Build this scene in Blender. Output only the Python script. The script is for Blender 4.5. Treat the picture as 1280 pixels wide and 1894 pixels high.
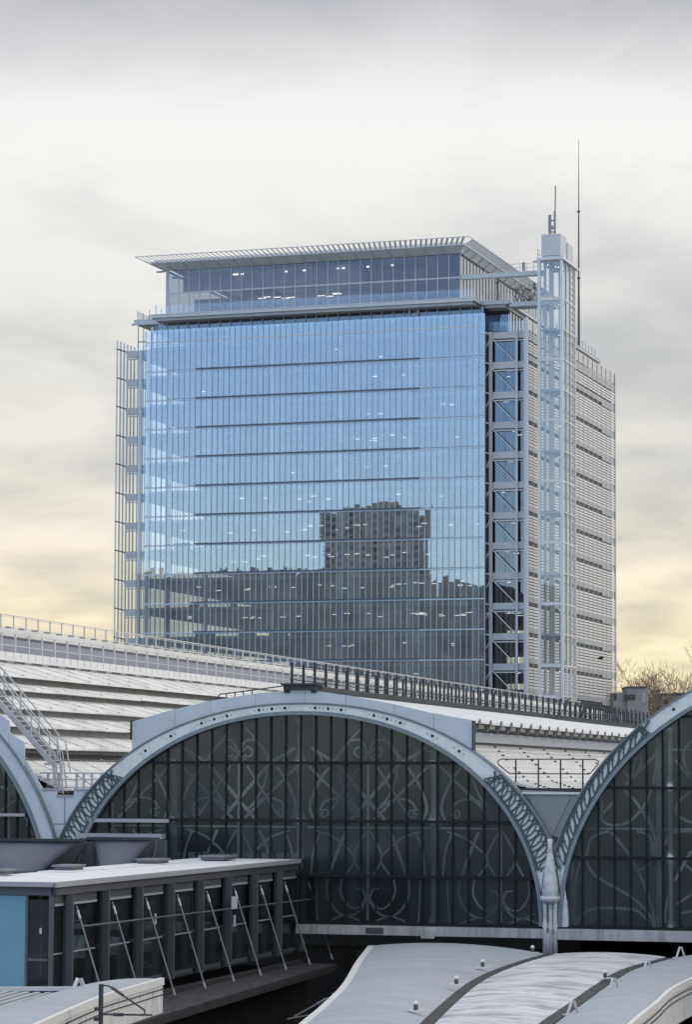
import bpy, math, random
from math import radians, sin, cos, tan, pi, sqrt
from mathutils import Vector, Matrix

random.seed(11)
sc = bpy.context.scene
for o in list(bpy.data.objects):
    bpy.data.objects.remove(o)
C = sc.collection

# ------------------------------------------------------------------ camera
EYE = 12.5
TILT = math.atan(0.075)
ROLL = 0.004
cam_d = bpy.data.cameras.new('camera')
cam = bpy.data.objects.new('camera', cam_d)
C.objects.link(cam)
F = Vector((0, cos(TILT), sin(TILT)))
U = Vector((0, -sin(TILT), cos(TILT)))
R = Vector((1, 0, 0))
Rc = R * cos(ROLL) + U * sin(ROLL)
Uc = U * cos(ROLL) - R * sin(ROLL)
M = Matrix((Rc, Uc, -F)).transposed().to_4x4()
M.translation = Vector((0, 0, EYE))
cam.matrix_world = M
cam_d.sensor_fit = 'VERTICAL'
cam_d.sensor_height = 24.0
cam_d.lens = 24.0 * 5000 / 1894
cam_d.shift_y = 118 / 1894
cam_d.clip_start = 0.5
cam_d.clip_end = 20000
sc.camera = cam

# ------------------------------------------------------------------ world
SUN_AZ = 62.0      # degrees to the right of the view direction (+Y)
SUN_EL = 14.0
w = bpy.data.worlds.new('World')
sc.world = w
w.use_nodes = True
nt = w.node_tree
nt.nodes.clear()
def N(t, **k):
    n = nt.nodes.new(t)
    for a, v in k.items():
        setattr(n, a, v)
    return n
def L(a, b):
    nt.links.new(a, b)
def MATH(op, a, b=None, clamp=False):
    n = N('ShaderNodeMath', operation=op, use_clamp=clamp)
    for i, v in enumerate((a, b)):
        if v is None:
            continue
        if isinstance(v, (int, float)):
            n.inputs[i].default_value = v
        else:
            L(v, n.inputs[i])
    return n.outputs[0]
STR = 0.15
out = N('ShaderNodeOutputWorld')
bg = N('ShaderNodeBackground')
bg.inputs['Strength'].default_value = STR
L(bg.outputs[0], out.inputs[0])
sky = N('ShaderNodeTexSky', sky_type='NISHITA')
sky.sun_disc = False
sky.sun_elevation = radians(SUN_EL)
sky.sun_rotation = radians(SUN_AZ)
sky.altitude = 50
sky.air_density = 1.0
sky.dust_density = 0.3
sky.ozone_density = 3.0
tc = N('ShaderNodeTexCoord')
sx = N('ShaderNodeSeparateXYZ')
L(tc.outputs['Generated'], sx.inputs[0])
X, Y, Z = sx.outputs
Zp = MATH('MAXIMUM', Z, 0.0)
den = MATH('ADD', Zp, 0.10)
px = MATH('DIVIDE', X, den)
py = MATH('DIVIDE', Y, den)
cv = N('ShaderNodeCombineXYZ')
L(px, cv.inputs[0]); L(py, cv.inputs[1])
n1 = N('ShaderNodeTexNoise')
n1.inputs['Scale'].default_value = 2.1
n1.inputs['Detail'].default_value = 6
n1.inputs['Roughness'].default_value = 0.52
n1.inputs['Distortion'].default_value = 0.3
mp = N('ShaderNodeMapping')
mp.inputs['Location'].default_value = (3.1, 1.7, 0)
mp.inputs['Scale'].default_value = (1.35, 1.0, 1)
L(cv.outputs[0], mp.inputs[0]); L(mp.outputs[0], n1.inputs['Vector'])
# cloud colour by height above the horizon
ramp = N('ShaderNodeValToRGB')
cr = ramp.color_ramp
cr.interpolation = 'B_SPLINE'
def lin(r, g, b):
    f = lambda c: (c / 255 / 12.92) if c / 255 <= 0.04045 else ((c / 255 + 0.055) / 1.055) ** 2.4
    return (f(r), f(g), f(b), 1)
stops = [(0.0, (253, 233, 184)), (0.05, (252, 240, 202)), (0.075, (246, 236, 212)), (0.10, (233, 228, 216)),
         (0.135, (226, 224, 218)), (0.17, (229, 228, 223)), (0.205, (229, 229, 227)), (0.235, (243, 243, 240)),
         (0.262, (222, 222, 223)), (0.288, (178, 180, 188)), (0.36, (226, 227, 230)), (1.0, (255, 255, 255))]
while len(cr.elements) < len(stops):
    cr.elements.new(0.5)
for e, (p, c) in zip(cr.elements, stops):
    e.position = p
    e.color = lin(*c) if p < 0.9 else (1.75, 1.78, 1.84, 1)   # overcast is brightest overhead; unseen zenith raised to light camera-facing surfaces
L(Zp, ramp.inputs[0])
# cloud lightness varies with the noise
var = N('ShaderNodeMapRange')
var.inputs['From Min'].default_value = 0.38
var.inputs['From Max'].default_value = 0.585
var.inputs['To Min'].default_value = 0.58
var.inputs['To Max'].default_value = 0.80
n2 = N('ShaderNodeTexNoise')
n2.inputs['Scale'].default_value = 0.62
n2.inputs['Detail'].default_value = 3
n2.inputs['Distortion'].default_value = 0.6
L(mp.outputs[0], n2.inputs['Vector'])
L(MATH('ADD', MATH('MULTIPLY', n1.outputs['Fac'], 0.55), MATH('MULTIPLY', n2.outputs['Fac'], 0.45)), var.inputs['Value'])
tint = N('ShaderNodeMix', data_type='RGBA')      # thicker cloud is a little bluer
tint.inputs['A'].default_value = (0.93, 0.965, 1.03, 1)
tint.inputs['B'].default_value = (1, 1, 1, 1)
tr = N('ShaderNodeMapRange')
tr.inputs['From Min'].default_value = 0.58
tr.inputs['From Max'].default_value = 0.74
L(var.outputs[0], tr.inputs['Value'])
L(tr.outputs[0], tint.inputs['Factor'])
tm2 = N('ShaderNodeVectorMath', operation='MULTIPLY')
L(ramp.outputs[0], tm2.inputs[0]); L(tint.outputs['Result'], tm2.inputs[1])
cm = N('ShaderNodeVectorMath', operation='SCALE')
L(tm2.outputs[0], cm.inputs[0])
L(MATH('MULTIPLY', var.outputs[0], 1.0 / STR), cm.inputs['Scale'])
# cloud cover: overcast ahead and to the right, breaking to clear blue behind the camera
azdot = MATH('ADD', MATH('MULTIPLY', X, 0.55), MATH('MULTIPLY', Y, 0.84))
cov = N('ShaderNodeMapRange', interpolation_type='SMOOTHSTEP')
cov.inputs['From Min'].default_value = -0.55
cov.inputs['From Max'].default_value = 0.05
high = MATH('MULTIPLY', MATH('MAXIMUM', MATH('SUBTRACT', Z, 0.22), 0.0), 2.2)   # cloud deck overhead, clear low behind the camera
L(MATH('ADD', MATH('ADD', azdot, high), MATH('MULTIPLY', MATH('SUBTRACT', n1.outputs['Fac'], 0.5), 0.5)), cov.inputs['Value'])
clear = N('ShaderNodeVectorMath', operation='MULTIPLY')
L(sky.outputs[0], clear.inputs[0])
clear.inputs[1].default_value = (1.18, 1.07, 1.20)
mx = N('ShaderNodeMix', data_type='RGBA')
L(cov.outputs[0], mx.inputs['Factor'])
L(clear.outputs[0], mx.inputs['A'])
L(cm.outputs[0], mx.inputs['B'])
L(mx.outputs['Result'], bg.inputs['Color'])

# ------------------------------------------------------------------ sun
sd = bpy.data.lights.new('sun', 'SUN')
sd.energy = 0.55
sd.angle = radians(14)
sd.color = (1.0, 0.92, 0.80)
sun = bpy.data.objects.new('sun', sd)
C.objects.link(sun)
a, e = radians(SUN_AZ), radians(SUN_EL)
sdir = Vector((sin(a) * cos(e), cos(a) * cos(e), sin(e)))
sun.rotation_euler = sdir.to_track_quat('Z', 'Y').to_euler()
sun.location = (60, 30, 60)

vs = sc.view_settings
sc.display_settings.display_device = 'sRGB'
vs.view_transform = 'Standard'
vs.look = 'None'
vs.exposure = 0.45
vs.gamma = 1.0
vs.use_curve_mapping = False
sc.render.engine = 'CYCLES'
cy = sc.cycles
cy.max_bounces = 7
cy.diffuse_bounces = 2
cy.glossy_bounces = 3
cy.transmission_bounces = 3
cy.transparent_max_bounces = 20
cy.caustics_reflective = False
cy.caustics_refractive = False
cy.sample_clamp_indirect = 4.0
cy.use_denoising = True

# ------------------------------------------------------------------ frames
AB = radians(18.42)
OB = Vector((19.4865, 378.0, 0))          # office building: x right along its front, y into it
AG = radians(15.75)
OG = Vector((-1.9634, 120.0, 0))          # station: x along the gables, y down the train shed
class Frame:
    def __init__(s, o, a):
        s.o, s.a = o, a
        s.m = Matrix.Translation(o) @ Matrix.Rotation(-a, 4, 'Z')
FB, FG, FW = Frame(OB, AB), Frame(OG, AG), Frame(Vector((0, 0, 0)), 0.0)

# ------------------------------------------------------------------ materials
def mat(name, col, rough=0.6, metal=0.0, var=0.0, vscale=1.0, bump=0.0, bscale=8.0, stretch=(1, 1, 1), dirt_veil=None, dirt_amt=0.5, dscale=0.6, spec=0.5, emit=None, dlo=0.48):
    m = bpy.data.materials.new(name)
    m.use_nodes = True
    t = m.node_tree
    b = t.nodes['Principled BSDF']
    b.inputs['Base Color'].default_value = (*col, 1)
    b.inputs['Roughness'].default_value = rough
    b.inputs['Metallic'].default_value = metal
    b.inputs['Specular IOR Level'].default_value = spec
    if emit:
        b.inputs['Emission Color'].default_value = (*emit[0], 1)
        b.inputs['Emission Strength'].default_value = emit[1]
    if var or bump or dirt_veil:
        g = t.nodes.new('ShaderNodeNewGeometry')
        mp = t.nodes.new('ShaderNodeMapping')
        mp.inputs['Rotation'].default_value = (0, 0, AG)
        mp.inputs['Scale'].default_value = stretch
        t.links.new(g.outputs['Position'], mp.inputs[0])
    prev = None
    if var:
        n = t.nodes.new('ShaderNodeTexNoise')
        n.inputs['Scale'].default_value = vscale
        n.inputs['Detail'].default_value = 6
        n.inputs['Roughness'].default_value = 0.6
        t.links.new(mp.outputs[0], n.inputs['Vector'])
        mr = t.nodes.new('ShaderNodeMapRange')
        mr.inputs['From Min'].default_value = 0.25
        mr.inputs['From Max'].default_value = 0.75
        mr.inputs['To Min'].default_value = 1 - var
        mr.inputs['To Max'].default_value = 1 + var
        t.links.new(n.outputs['Fac'], mr.inputs[0])
        oi = t.nodes.new('ShaderNodeObjectInfo')
        om = t.nodes.new('ShaderNodeMapRange')
        om.inputs['To Min'].default_value = 1 - var * 0.45
        om.inputs['To Max'].default_value = 1 + var * 0.45
        t.links.new(oi.outputs['Random'], om.inputs[0])
        mm = t.nodes.new('ShaderNodeMath'); mm.operation = 'MULTIPLY'
        t.links.new(mr.outputs[0], mm.inputs[0]); t.links.new(om.outputs[0], mm.inputs[1])
        vm = t.nodes.new('ShaderNodeVectorMath'); vm.operation = 'SCALE'
        vm.inputs[0].default_value = col
        t.links.new(mm.outputs[0], vm.inputs['Scale'])
        prev = vm.outputs[0]
    if dirt_veil:
        n = t.nodes.new('ShaderNodeTexNoise')
        n.inputs['Scale'].default_value = dscale
        n.inputs['Detail'].default_value = 8
        n.inputs['Roughness'].default_value = 0.7
        t.links.new(mp.outputs[0], n.inputs['Vector'])
        mr = t.nodes.new('ShaderNodeMapRange')
        mr.inputs['From Min'].default_value = dlo
        mr.inputs['From Max'].default_value = 0.72
        mr.inputs['To Max'].default_value = dirt_amt
        t.links.new(n.outputs['Fac'], mr.inputs[0])
        mx = t.nodes.new('ShaderNodeMix'); mx.data_type = 'RGBA'
        t.links.new(mr.outputs[0], mx.inputs['Factor'])
        if prev: t.links.new(prev, mx.inputs['A'])
        else: mx.inputs['A'].default_value = (*col, 1)
        mx.inputs['B'].default_value = (*dirt_veil, 1)
        prev = mx.outputs['Result']
    if prev:
        t.links.new(prev, b.inputs['Base Color'])
    if bump:
        n = t.nodes.new('ShaderNodeTexNoise')
        n.inputs['Scale'].default_value = bscale
        n.inputs['Detail'].default_value = 4
        t.links.new(mp.outputs[0], n.inputs['Vector'])
        bp = t.nodes.new('ShaderNodeBump')
        bp.inputs['Strength'].default_value = bump
        bp.inputs['Distance'].default_value = 0.05
        t.links.new(n.outputs['Fac'], bp.inputs['Height'])
        t.links.new(bp.outputs[0], b.inputs['Normal'])
    return m

def glass(name, refl, tint, gtint=(1, 1, 1), wav=0.0, wscale=0.7, rough=0.01, fres=0.5, dirt_veil=0.0, dcol=(0.3, 0.32, 0.33)):
    """one face of a glass pane: part mirror, part see-through; the mirror share grows at grazing angles"""
    m = bpy.data.materials.new(name)
    m.use_nodes = True
    t = m.node_tree
    t.nodes.clear()
    o = t.nodes.new('ShaderNodeOutputMaterial')
    mix = t.nodes.new('ShaderNodeMixShader')
    tr = t.nodes.new('ShaderNodeBsdfTransparent'); tr.inputs[0].default_value = (*tint, 1)
    gl = t.nodes.new('ShaderNodeBsdfGlossy'); gl.inputs['Color'].default_value = (*gtint, 1); gl.inputs['Roughness'].default_value = rough
    lw = t.nodes.new('ShaderNodeLayerWeight'); lw.inputs['Blend'].default_value = 0.25
    ma = t.nodes.new('ShaderNodeMath'); ma.operation = 'MULTIPLY_ADD'; ma.use_clamp = True
    t.links.new(lw.outputs['Fresnel'], ma.inputs[0]); ma.inputs[1].default_value = fres; ma.inputs[2].default_value = refl
    t.links.new(ma.outputs[0], mix.inputs[0])
    t.links.new(tr.outputs[0], mix.inputs[1]); t.links.new(gl.outputs[0], mix.inputs[2])
    last = mix.outputs[0]
    g = t.nodes.new('ShaderNodeNewGeometry')
    if wav:
        n = t.nodes.new('ShaderNodeTexNoise'); n.inputs['Scale'].default_value = wscale; n.inputs['Detail'].default_value = 2
        t.links.new(g.outputs['Position'], n.inputs['Vector'])
        bp = t.nodes.new('ShaderNodeBump'); bp.inputs['Strength'].default_value = 1.0; bp.inputs['Distance'].default_value = wav
        t.links.new(n.outputs['Fac'], bp.inputs['Height']); t.links.new(bp.outputs[0], gl.inputs['Normal'])
    if dirt_veil:
        n = t.nodes.new('ShaderNodeTexNoise'); n.inputs['Scale'].default_value = 0.5; n.inputs['Detail'].default_value = 3; n.inputs['Roughness'].default_value = 0.5
        t.links.new(g.outputs['Position'], n.inputs['Vector'])
        mr = t.nodes.new('ShaderNodeMapRange'); mr.inputs['From Min'].default_value = 0.25; mr.inputs['From Max'].default_value = 0.75
        mr.inputs['To Min'].default_value = dirt_veil * 0.4; mr.inputs['To Max'].default_value = dirt_veil * 1.6
        t.links.new(n.outputs['Fac'], mr.inputs[0])
        df = t.nodes.new('ShaderNodeBsdfDiffuse'); df.inputs[0].default_value = (*dcol, 1)
        oi = t.nodes.new('ShaderNodeObjectInfo')
        orr = t.nodes.new('ShaderNodeMapRange'); orr.inputs['To Min'].default_value = 0.6; orr.inputs['To Max'].default_value = 1.5
        t.links.new(oi.outputs['Random'], orr.inputs[0])
        om = t.nodes.new('ShaderNodeMath'); om.operation = 'MULTIPLY'
        t.links.new(mr.outputs[0], om.inputs[0]); t.links.new(orr.outputs[0], om.inputs[1])
        m2 = t.nodes.new('ShaderNodeMixShader')
        t.links.new(om.outputs[0], m2.inputs[0]); t.links.new(last, m2.inputs[1]); t.links.new(df.outputs[0], m2.inputs[2])
        last = m2.outputs[0]
    t.links.new(last, o.inputs[0])
    return m

MT = dict(
    facade=glass('coated facade glass', 0.25, (0.90, 0.95, 0.98), (0.88, 0.94, 0.98), wav=0.0006, wscale=0.35, dirt_veil=0.10, dcol=(0.62, 0.68, 0.73)),  # pale diffuse share is a painted haze that lifts the dark reflections
    clear=glass('clear balustrade glass', 0.06, (0.96, 0.98, 0.98), (0.92, 0.97, 1.0)),
    sidepane=glass('left side glass', 0.02, (0.97, 0.98, 0.98), (0.95, 0.98, 1.0), fres=0.06),
    dim=glass('tinted office glass', 0.12, (0.66, 0.72, 0.76), (0.85, 0.93, 1.0), wav=0.001),
    pent=glass('penthouse glass', 0.06, (0.88, 0.88, 0.90), (0.95, 0.95, 1.0), wav=0.001, dirt_veil=0.09, dcol=(0.55, 0.55, 0.60)),  # diffuse share here is a painted veil to brighten the rooms behind
    side=glass('side glass', 0.55, (0.7, 0.75, 0.78), (1, 1, 1)),
    lift=glass('lift shaft glass', 0.06, (0.90, 0.93, 0.94), (0.92, 0.97, 1.0)),
    sooty=glass('sooty station glass', 0.03, (0.80, 0.83, 0.83), (0.85, 0.93, 1.0), wav=0.0, wscale=0.5, rough=0.12, fres=0.25, dirt_veil=0.25, dcol=(0.078, 0.096, 0.104)),
    link=glass('walkway glass', 0.05, (0.70, 0.76, 0.77), (0.85, 0.95, 1.0), wav=0.001, rough=0.02, fres=0.3, dirt_veil=0.12, dcol=(0.10, 0.115, 0.12)),
    steel=mat('pale painted steel', (0.70, 0.74, 0.77), 0.45, 0.0, var=0.06),
    fin=mat('glass fin edge', (0.56, 0.68, 0.80), 0.5, 0.35),
    bluesteel=mat('blue grey steel', (0.60, 0.64, 0.70), 0.45, 0.0, var=0.06),
    ledge=mat('dark ledge', (0.09, 0.13, 0.19), 0.5),
    slat=mat('white louvre slat', (0.80, 0.80, 0.80), 0.45, var=0.05),
    spandrel=mat('grey spandrel', (0.42, 0.45, 0.49), 0.5, var=0.05),
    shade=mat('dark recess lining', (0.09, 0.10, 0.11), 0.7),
    slab=mat('floor slab', (0.40, 0.41, 0.42), 0.8, var=0.1, vscale=0.3),
    ceil=mat('office ceiling', (0.45, 0.44, 0.42), 0.8),
    core=mat('core wall', (0.34, 0.32, 0.31), 0.8, var=0.35, vscale=0.25),
    room=mat('office furniture and partitions', (0.36, 0.34, 0.33), 0.8, var=0.5, vscale=0.6),
    column=mat('office column', (0.88, 0.90, 0.92), 0.5),
    lamp=mat('lit ceiling lamp', (0.9, 0.9, 0.85), 0.5, emit=((1.0, 0.95, 0.85), 1.5)),
    white=mat('white paint', (0.78, 0.78, 0.77), 0.5, var=0.05),
    bright=mat('bright metal', (0.80, 0.82, 0.80), 0.3, 0.3),
    mast=mat('mast steel', (0.12, 0.12, 0.13), 0.5, 0.4),
    aerial=mat('aerial grey', (0.32, 0.33, 0.36), 0.6),
    roofwhite=mat('weathered white roof sheet', (0.80, 0.80, 0.79), 0.55, var=0.10, vscale=0.8, stretch=(1.0, 0.25, 1), dirt_veil=(0.46, 0.45, 0.42), dirt_amt=0.65, dscale=0.9),
    roofclean=mat('clean white roof sheet', (0.76, 0.77, 0.79), 0.45, var=0.05, vscale=0.6, dirt_veil=(0.5, 0.5, 0.5), dirt_amt=0.3),
    ribbed=mat('ribbed white sheet', (0.80, 0.79, 0.77), 0.5, var=0.07, vscale=1.2, dirt_veil=(0.45, 0.43, 0.40), dirt_amt=0.4, dscale=1.5),
    soffit=mat('dirty soffit', (0.20, 0.20, 0.19), 0.8, var=0.3, vscale=1.5),
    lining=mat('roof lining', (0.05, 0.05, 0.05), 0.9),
    rail=mat('galvanised rail', (0.56, 0.57, 0.58), 0.5, 0.3, var=0.08),
    darkrail=mat('dark painted rail', (0.075, 0.08, 0.09), 0.75, var=0.15, spec=0.12),
    darkiron=mat('dark green iron', (0.075, 0.095, 0.10), 0.55, var=0.2, vscale=3),
    blue=mat('blue grey gable sheet', (0.62, 0.68, 0.74), 0.5, var=0.04, vscale=0.8, dirt_veil=(0.44, 0.48, 0.52), dirt_amt=0.4, dscale=1.2),
    paleblue=mat('pale blue gable sheet', (0.68, 0.73, 0.82), 0.5, var=0.03, vscale=0.8, dirt_veil=(0.42, 0.45, 0.50), dirt_amt=0.35, dscale=1.0),
    rim=mat('pale arch rib paint', (0.84, 0.87, 0.88), 0.5, var=0.05, vscale=2, dirt_veil=(0.32, 0.33, 0.34), dirt_amt=0.5, dscale=2.0),
    lip=mat('arch lip', (0.22, 0.26, 0.29), 0.5, var=0.15, vscale=3),
    tracery=mat('tracery iron', (0.78, 0.81, 0.80), 0.6, var=0.2, vscale=2),
    trcol=mat('tracery column', (0.54, 0.61, 0.61), 0.55, var=0.15, vscale=2),
    bars=mat('glazing bar', (0.018, 0.023, 0.026), 0.7, spec=0.2),
    leafback=mat('white spandrel back', (0.72, 0.75, 0.76), 0.6, var=0.06),
    beam=mat('stained concrete beam', (0.56, 0.56, 0.56), 0.8, var=0.2, vscale=1.0, stretch=(2.5, 1, 0.4), dirt_veil=(0.20, 0.18, 0.16), dirt_amt=0.9, dscale=1.3, bump=0.3),
    capital=mat('stained column paint', (0.72, 0.74, 0.76), 0.6, var=0.1, vscale=3, dirt_veil=(0.20, 0.17, 0.14), dirt_amt=0.7, dscale=2.6),
    linkframe=mat('walkway frame', (0.145, 0.15, 0.165), 0.5, 0.3, var=0.1),
    linkroof=mat('walkway roof', (0.82, 0.84, 0.87), 0.5, var=0.05, vscale=0.7, dirt_veil=(0.45, 0.46, 0.48), dirt_amt=0.4, dscale=0.8),
    louvre=mat('walkway louvre', (0.22, 0.23, 0.25), 0.5, 0.2),
    trim=mat('pale trim', (0.45, 0.46, 0.48), 0.5),
    steelrod=mat('stainless rod', (0.30, 0.30, 0.30), 0.4, 0.5, var=0.15, vscale=3),
    cyan=mat('turquoise panel', (0.19, 0.43, 0.56), 0.35, var=0.06, vscale=0.8),
    cowl=mat('grey cowl sheet', (0.20, 0.21, 0.235), 0.55, 0.1, var=0.15, vscale=1.0),
    deck=mat('dark timber deck', (0.055, 0.055, 0.06), 0.85, var=0.35, vscale=1.5, stretch=(3, 0.4, 1), bump=0.4),
    canopy=mat('blue grey canopy membrane', (0.38, 0.42, 0.465), 0.6, var=0.085, vscale=0.7, stretch=(0.5, 2.0, 1), dirt_veil=(0.25, 0.275, 0.31), dirt_amt=0.5, dscale=0.8, bump=0.12, bscale=2.5),
    oldcanopy=mat('weathered canopy deck', (0.62, 0.64, 0.67), 0.7, var=0.16, vscale=1.1, stretch=(0.6, 0.9, 1), dirt_veil=(0.13, 0.14, 0.16), dirt_amt=0.95, dscale=0.9, bump=0.2, dlo=0.47),
    gutter=mat('dark gutter', (0.045, 0.045, 0.047), 0.8, var=0.3),
    fascia=mat('stained white fascia', (0.72, 0.73, 0.74), 0.6, var=0.1, vscale=1.5, stretch=(2, 2, 0.5), dirt_veil=(0.28, 0.27, 0.25), dirt_amt=0.55, dscale=1.6),
    ground=mat('city ground', (0.17, 0.18, 0.19), 0.95, var=0.3, vscale=0.05),
    ballast=mat('sooty ballast', (0.03, 0.028, 0.026), 0.95, var=0.3, vscale=0.5),
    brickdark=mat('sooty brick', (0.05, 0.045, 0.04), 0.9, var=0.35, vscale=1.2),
    kiosk=mat('kiosk panel', (0.10, 0.10, 0.10), 0.7, var=0.3),
    bark=mat('plane tree bark', (0.14, 0.115, 0.095), 0.9),
    twig=mat('bare twigs', (0.30, 0.23, 0.16), 0.9),
    house=mat('pale render', (0.38, 0.38, 0.385), 0.8, var=0.08, vscale=0.5),
    window=mat('dark window', (0.03, 0.034, 0.04), 0.15),
    tower=mat('brown concrete tower', (0.36, 0.33, 0.30), 0.9, var=0.35, vscale=0.35),
    block=mat('dark brick terrace', (0.24, 0.23, 0.225), 0.9, var=0.6, vscale=0.12),
    bird=mat('black feathers', (0.012, 0.012, 0.014), 0.8),
    red=mat('faded red label', (0.12, 0.07, 0.075), 0.7),
    sign=mat('pale sign', (0.55, 0.68, 0.70), 0.5),
)

# ------------------------------------------------------------------ mesh builder
class MB:
    def __init__(s):
        s.v, s.f = [], []
    def add(s, vs, fs):
        o = len(s.v)
        s.v += [tuple(p) for p in vs]
        s.f += [tuple(i + o for i in f) for f in fs]
        return s
    def box(s, x0, x1, y0, y1, z0, z1):
        vs = [(x, y, z) for z in (z0, z1) for y in (y0, y1) for x in (x0, x1)]
        return s.add(vs, [(0, 2, 3, 1), (4, 5, 7, 6), (0, 1, 5, 4), (2, 6, 7, 3), (0, 4, 6, 2), (1, 3, 7, 5)])
    def bar(s, p, q, w, d=None, up=(0, 0, 1)):
        p, q = Vector(p), Vector(q)
        d = d or w
        t = (q - p).normalized()
        u = Vector(up)
        if abs(t.dot(u)) > 0.98: u = Vector((0, 1, 0))
        a = t.cross(u).normalized() * (w / 2)
        b = a.cross(t).normalized() * (d / 2)
        vs = [p - a - b, p + a - b, p + a + b, p - a + b, q - a - b, q + a - b, q + a + b, q - a + b]
        return s.add(vs, [(0, 3, 2, 1), (4, 5, 6, 7), (0, 1, 5, 4), (1, 2, 6, 5), (2, 3, 7, 6), (3, 0, 4, 7)])
    def tube(s, pts, r, n=6, r2=None):
        pts = [Vector(p) for p in pts]
        m = len(pts)
        vs, fs = [], []
        for i, p in enumerate(pts):
            t = (pts[min(i + 1, m - 1)] - pts[max(i - 1, 0)]).normalized()
            u = Vector((0, 0, 1)) if abs(t.z) < 0.9 else Vector((0, 1, 0))
            a = t.cross(u).normalized(); b = a.cross(t)
            rr = r if r2 is None else r + (r2 - r) * i / max(1, m - 1)
            for k in range(n):
                g = 2 * pi * k / n
                vs.append(p + (a * cos(g) + b * sin(g)) * rr)
        for i in range(m - 1):
            for k in range(n):
                fs.append((i * n + k, i * n + (k + 1) % n, (i + 1) * n + (k + 1) % n, (i + 1) * n + k))
        fs.append(tuple(range(n))[::-1]); fs.append(tuple((m - 1) * n + k for k in range(n)))
        return s.add(vs, fs)
    def lathe(s, c, prof, n=12):
        vs, fs = [], []
        for r, z in prof:
            for k in range(n):
                g = 2 * pi * k / n
                vs.append((c[0] + r * cos(g), c[1] + r * sin(g), z))
        for i in range(len(prof) - 1):
            for k in range(n):
                fs.append((i * n + k, i * n + (k + 1) % n, (i + 1) * n + (k + 1) % n, (i + 1) * n + k))
        fs.append(tuple(range(n))[::-1]); fs.append(tuple((len(prof) - 1) * n + k for k in range(n)))
        return s.add(vs, fs)
    def strip(s, A, B, thick):
        """ribbon between two polylines, given a thickness vector"""
        t = Vector(thick)
        n = len(A)
        vs = [Vector(p) for p in A] + [Vector(p) for p in B]
        vs += [p + t for p in vs[:2 * n]]
        fs = []
        for i in range(n - 1):
            fs.append((i, i + 1, n + i + 1, n + i))
            fs.append((2 * n + i, 3 * n + i, 3 * n + i + 1, 2 * n + i + 1))
            fs.append((i, 2 * n + i, 2 * n + i + 1, i + 1))
            fs.append((n + i, n + i + 1, 3 * n + i + 1, 3 * n + i))
        fs.append((0, n, 3 * n, 2 * n)); fs.append((n - 1, 3 * n - 1, 4 * n - 1, 2 * n - 1))
        return s.add(vs, fs)
    def prism(s, poly, axis, a0, a1):
        """poly of (p,q) extruded along axis 'x' 'y' or 'z'"""
        def P(p, q, a):
            return {'x': (a, p, q), 'y': (p, a, q), 'z': (p, q, a)}[axis]
        n = len(poly)
        vs = [P(p, q, a0) for p, q in poly] + [P(p, q, a1) for p, q in poly]
        fs = [tuple(range(n)), tuple(range(2 * n - 1, n - 1, -1))] + [(i, n + i, n + (i + 1) % n, (i + 1) % n) for i in range(n)]
        return s.add(vs, fs)
    def grid(s, rows, thick=None):
        m, n = len(rows), len(rows[0])
        vs = [Vector(p) for r in rows for p in r]
        fs = [(i * n + j, i * n + j + 1, (i + 1) * n + j + 1, (i + 1) * n + j) for i in range(m - 1) for j in range(n - 1)]
        if thick is not None:
            t = Vector(thick); k = m * n
            vs += [p + t for p in vs]
            fs += [tuple(k + i for i in reversed(f)) for f in fs]
            def edge(a, b): fs.append((a, b, k + b, k + a))
            for j in range(n - 1):
                edge(j + 1, j); edge((m - 1) * n + j, (m - 1) * n + j + 1)
            for i in range(m - 1):
                edge(i * n, (i + 1) * n); edge((i + 1) * n + n - 1, i * n + n - 1)
        return s.add(vs, fs)
    def mesh(s, name, m, off=(0, 0, 0), smooth=False):
        me = bpy.data.meshes.new(name)
        ox, oy, oz = off
        me.from_pydata([(x - ox, y - oy, z - oz) for x, y, z in s.v], [], s.f)
        me.materials.append(MT[m] if isinstance(m, str) else m)
        if smooth:
            for p in me.polygons: p.use_smooth = True
        me.update()
        return me

def thing(name, label, cat, frame, base=(0, 0, 0), group=None):
    o = bpy.data.objects.new(name, None)
    C.objects.link(o)
    o.empty_display_size = 0.5
    o.location = frame.m @ Vector(base)
    o.rotation_euler = (0, 0, -frame.a)
    o['label'] = label
    o['category'] = cat
    if group: o['group'] = group
    o['_b'] = base
    return o
BASE = {}
def T(name, label, cat, frame, base=(0, 0, 0), group=None):
    o = thing(name, label, cat, frame, base, group)
    del o['_b']
    BASE[o.name] = base
    return o
def part(name, mb, m, parent, kind=None, smooth=False, label=None, at=None):
    """a mesh child; coordinates are in the frame of its thing"""
    root = parent
    off = Vector(BASE[root.name])
    po = Vector(at) if at is not None else off
    me = mb.mesh(name, m, po, smooth)
    o = bpy.data.objects.new(name, me)
    C.objects.link(o)
    o.parent = parent
    o.location = po - off
    BASE[o.name] = tuple(po)
    if kind: o['kind'] = kind
    if label: o['label'] = label
    return o
def piece(name, me, parent, loc, rot=(0, 0, 0), scale=None):
    """a child sharing mesh data; loc in the frame of its thing"""
    o = bpy.data.objects.new(name, me)
    C.objects.link(o)
    o.parent = parent
    o.location = Vector(loc) - Vector(BASE[parent.name])
    o.rotation_euler = rot
    if scale: o.scale = scale
    BASE[o.name] = tuple(loc)
    return o
def solo(name, mb, m, frame, base, label=None, cat=None, kind=None, smooth=False, group=None):
    me = mb.mesh(name, m, base, smooth)
    o = bpy.data.objects.new(name, me)
    C.objects.link(o)
    o.location = frame.m @ Vector(base)
    o.rotation_euler = (0, 0, -frame.a)
    if label: o['label'] = label
    if cat: o['category'] = cat
    if kind: o['kind'] = kind
    if group: o['group'] = group
    BASE[o.name] = base
    return o
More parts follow.
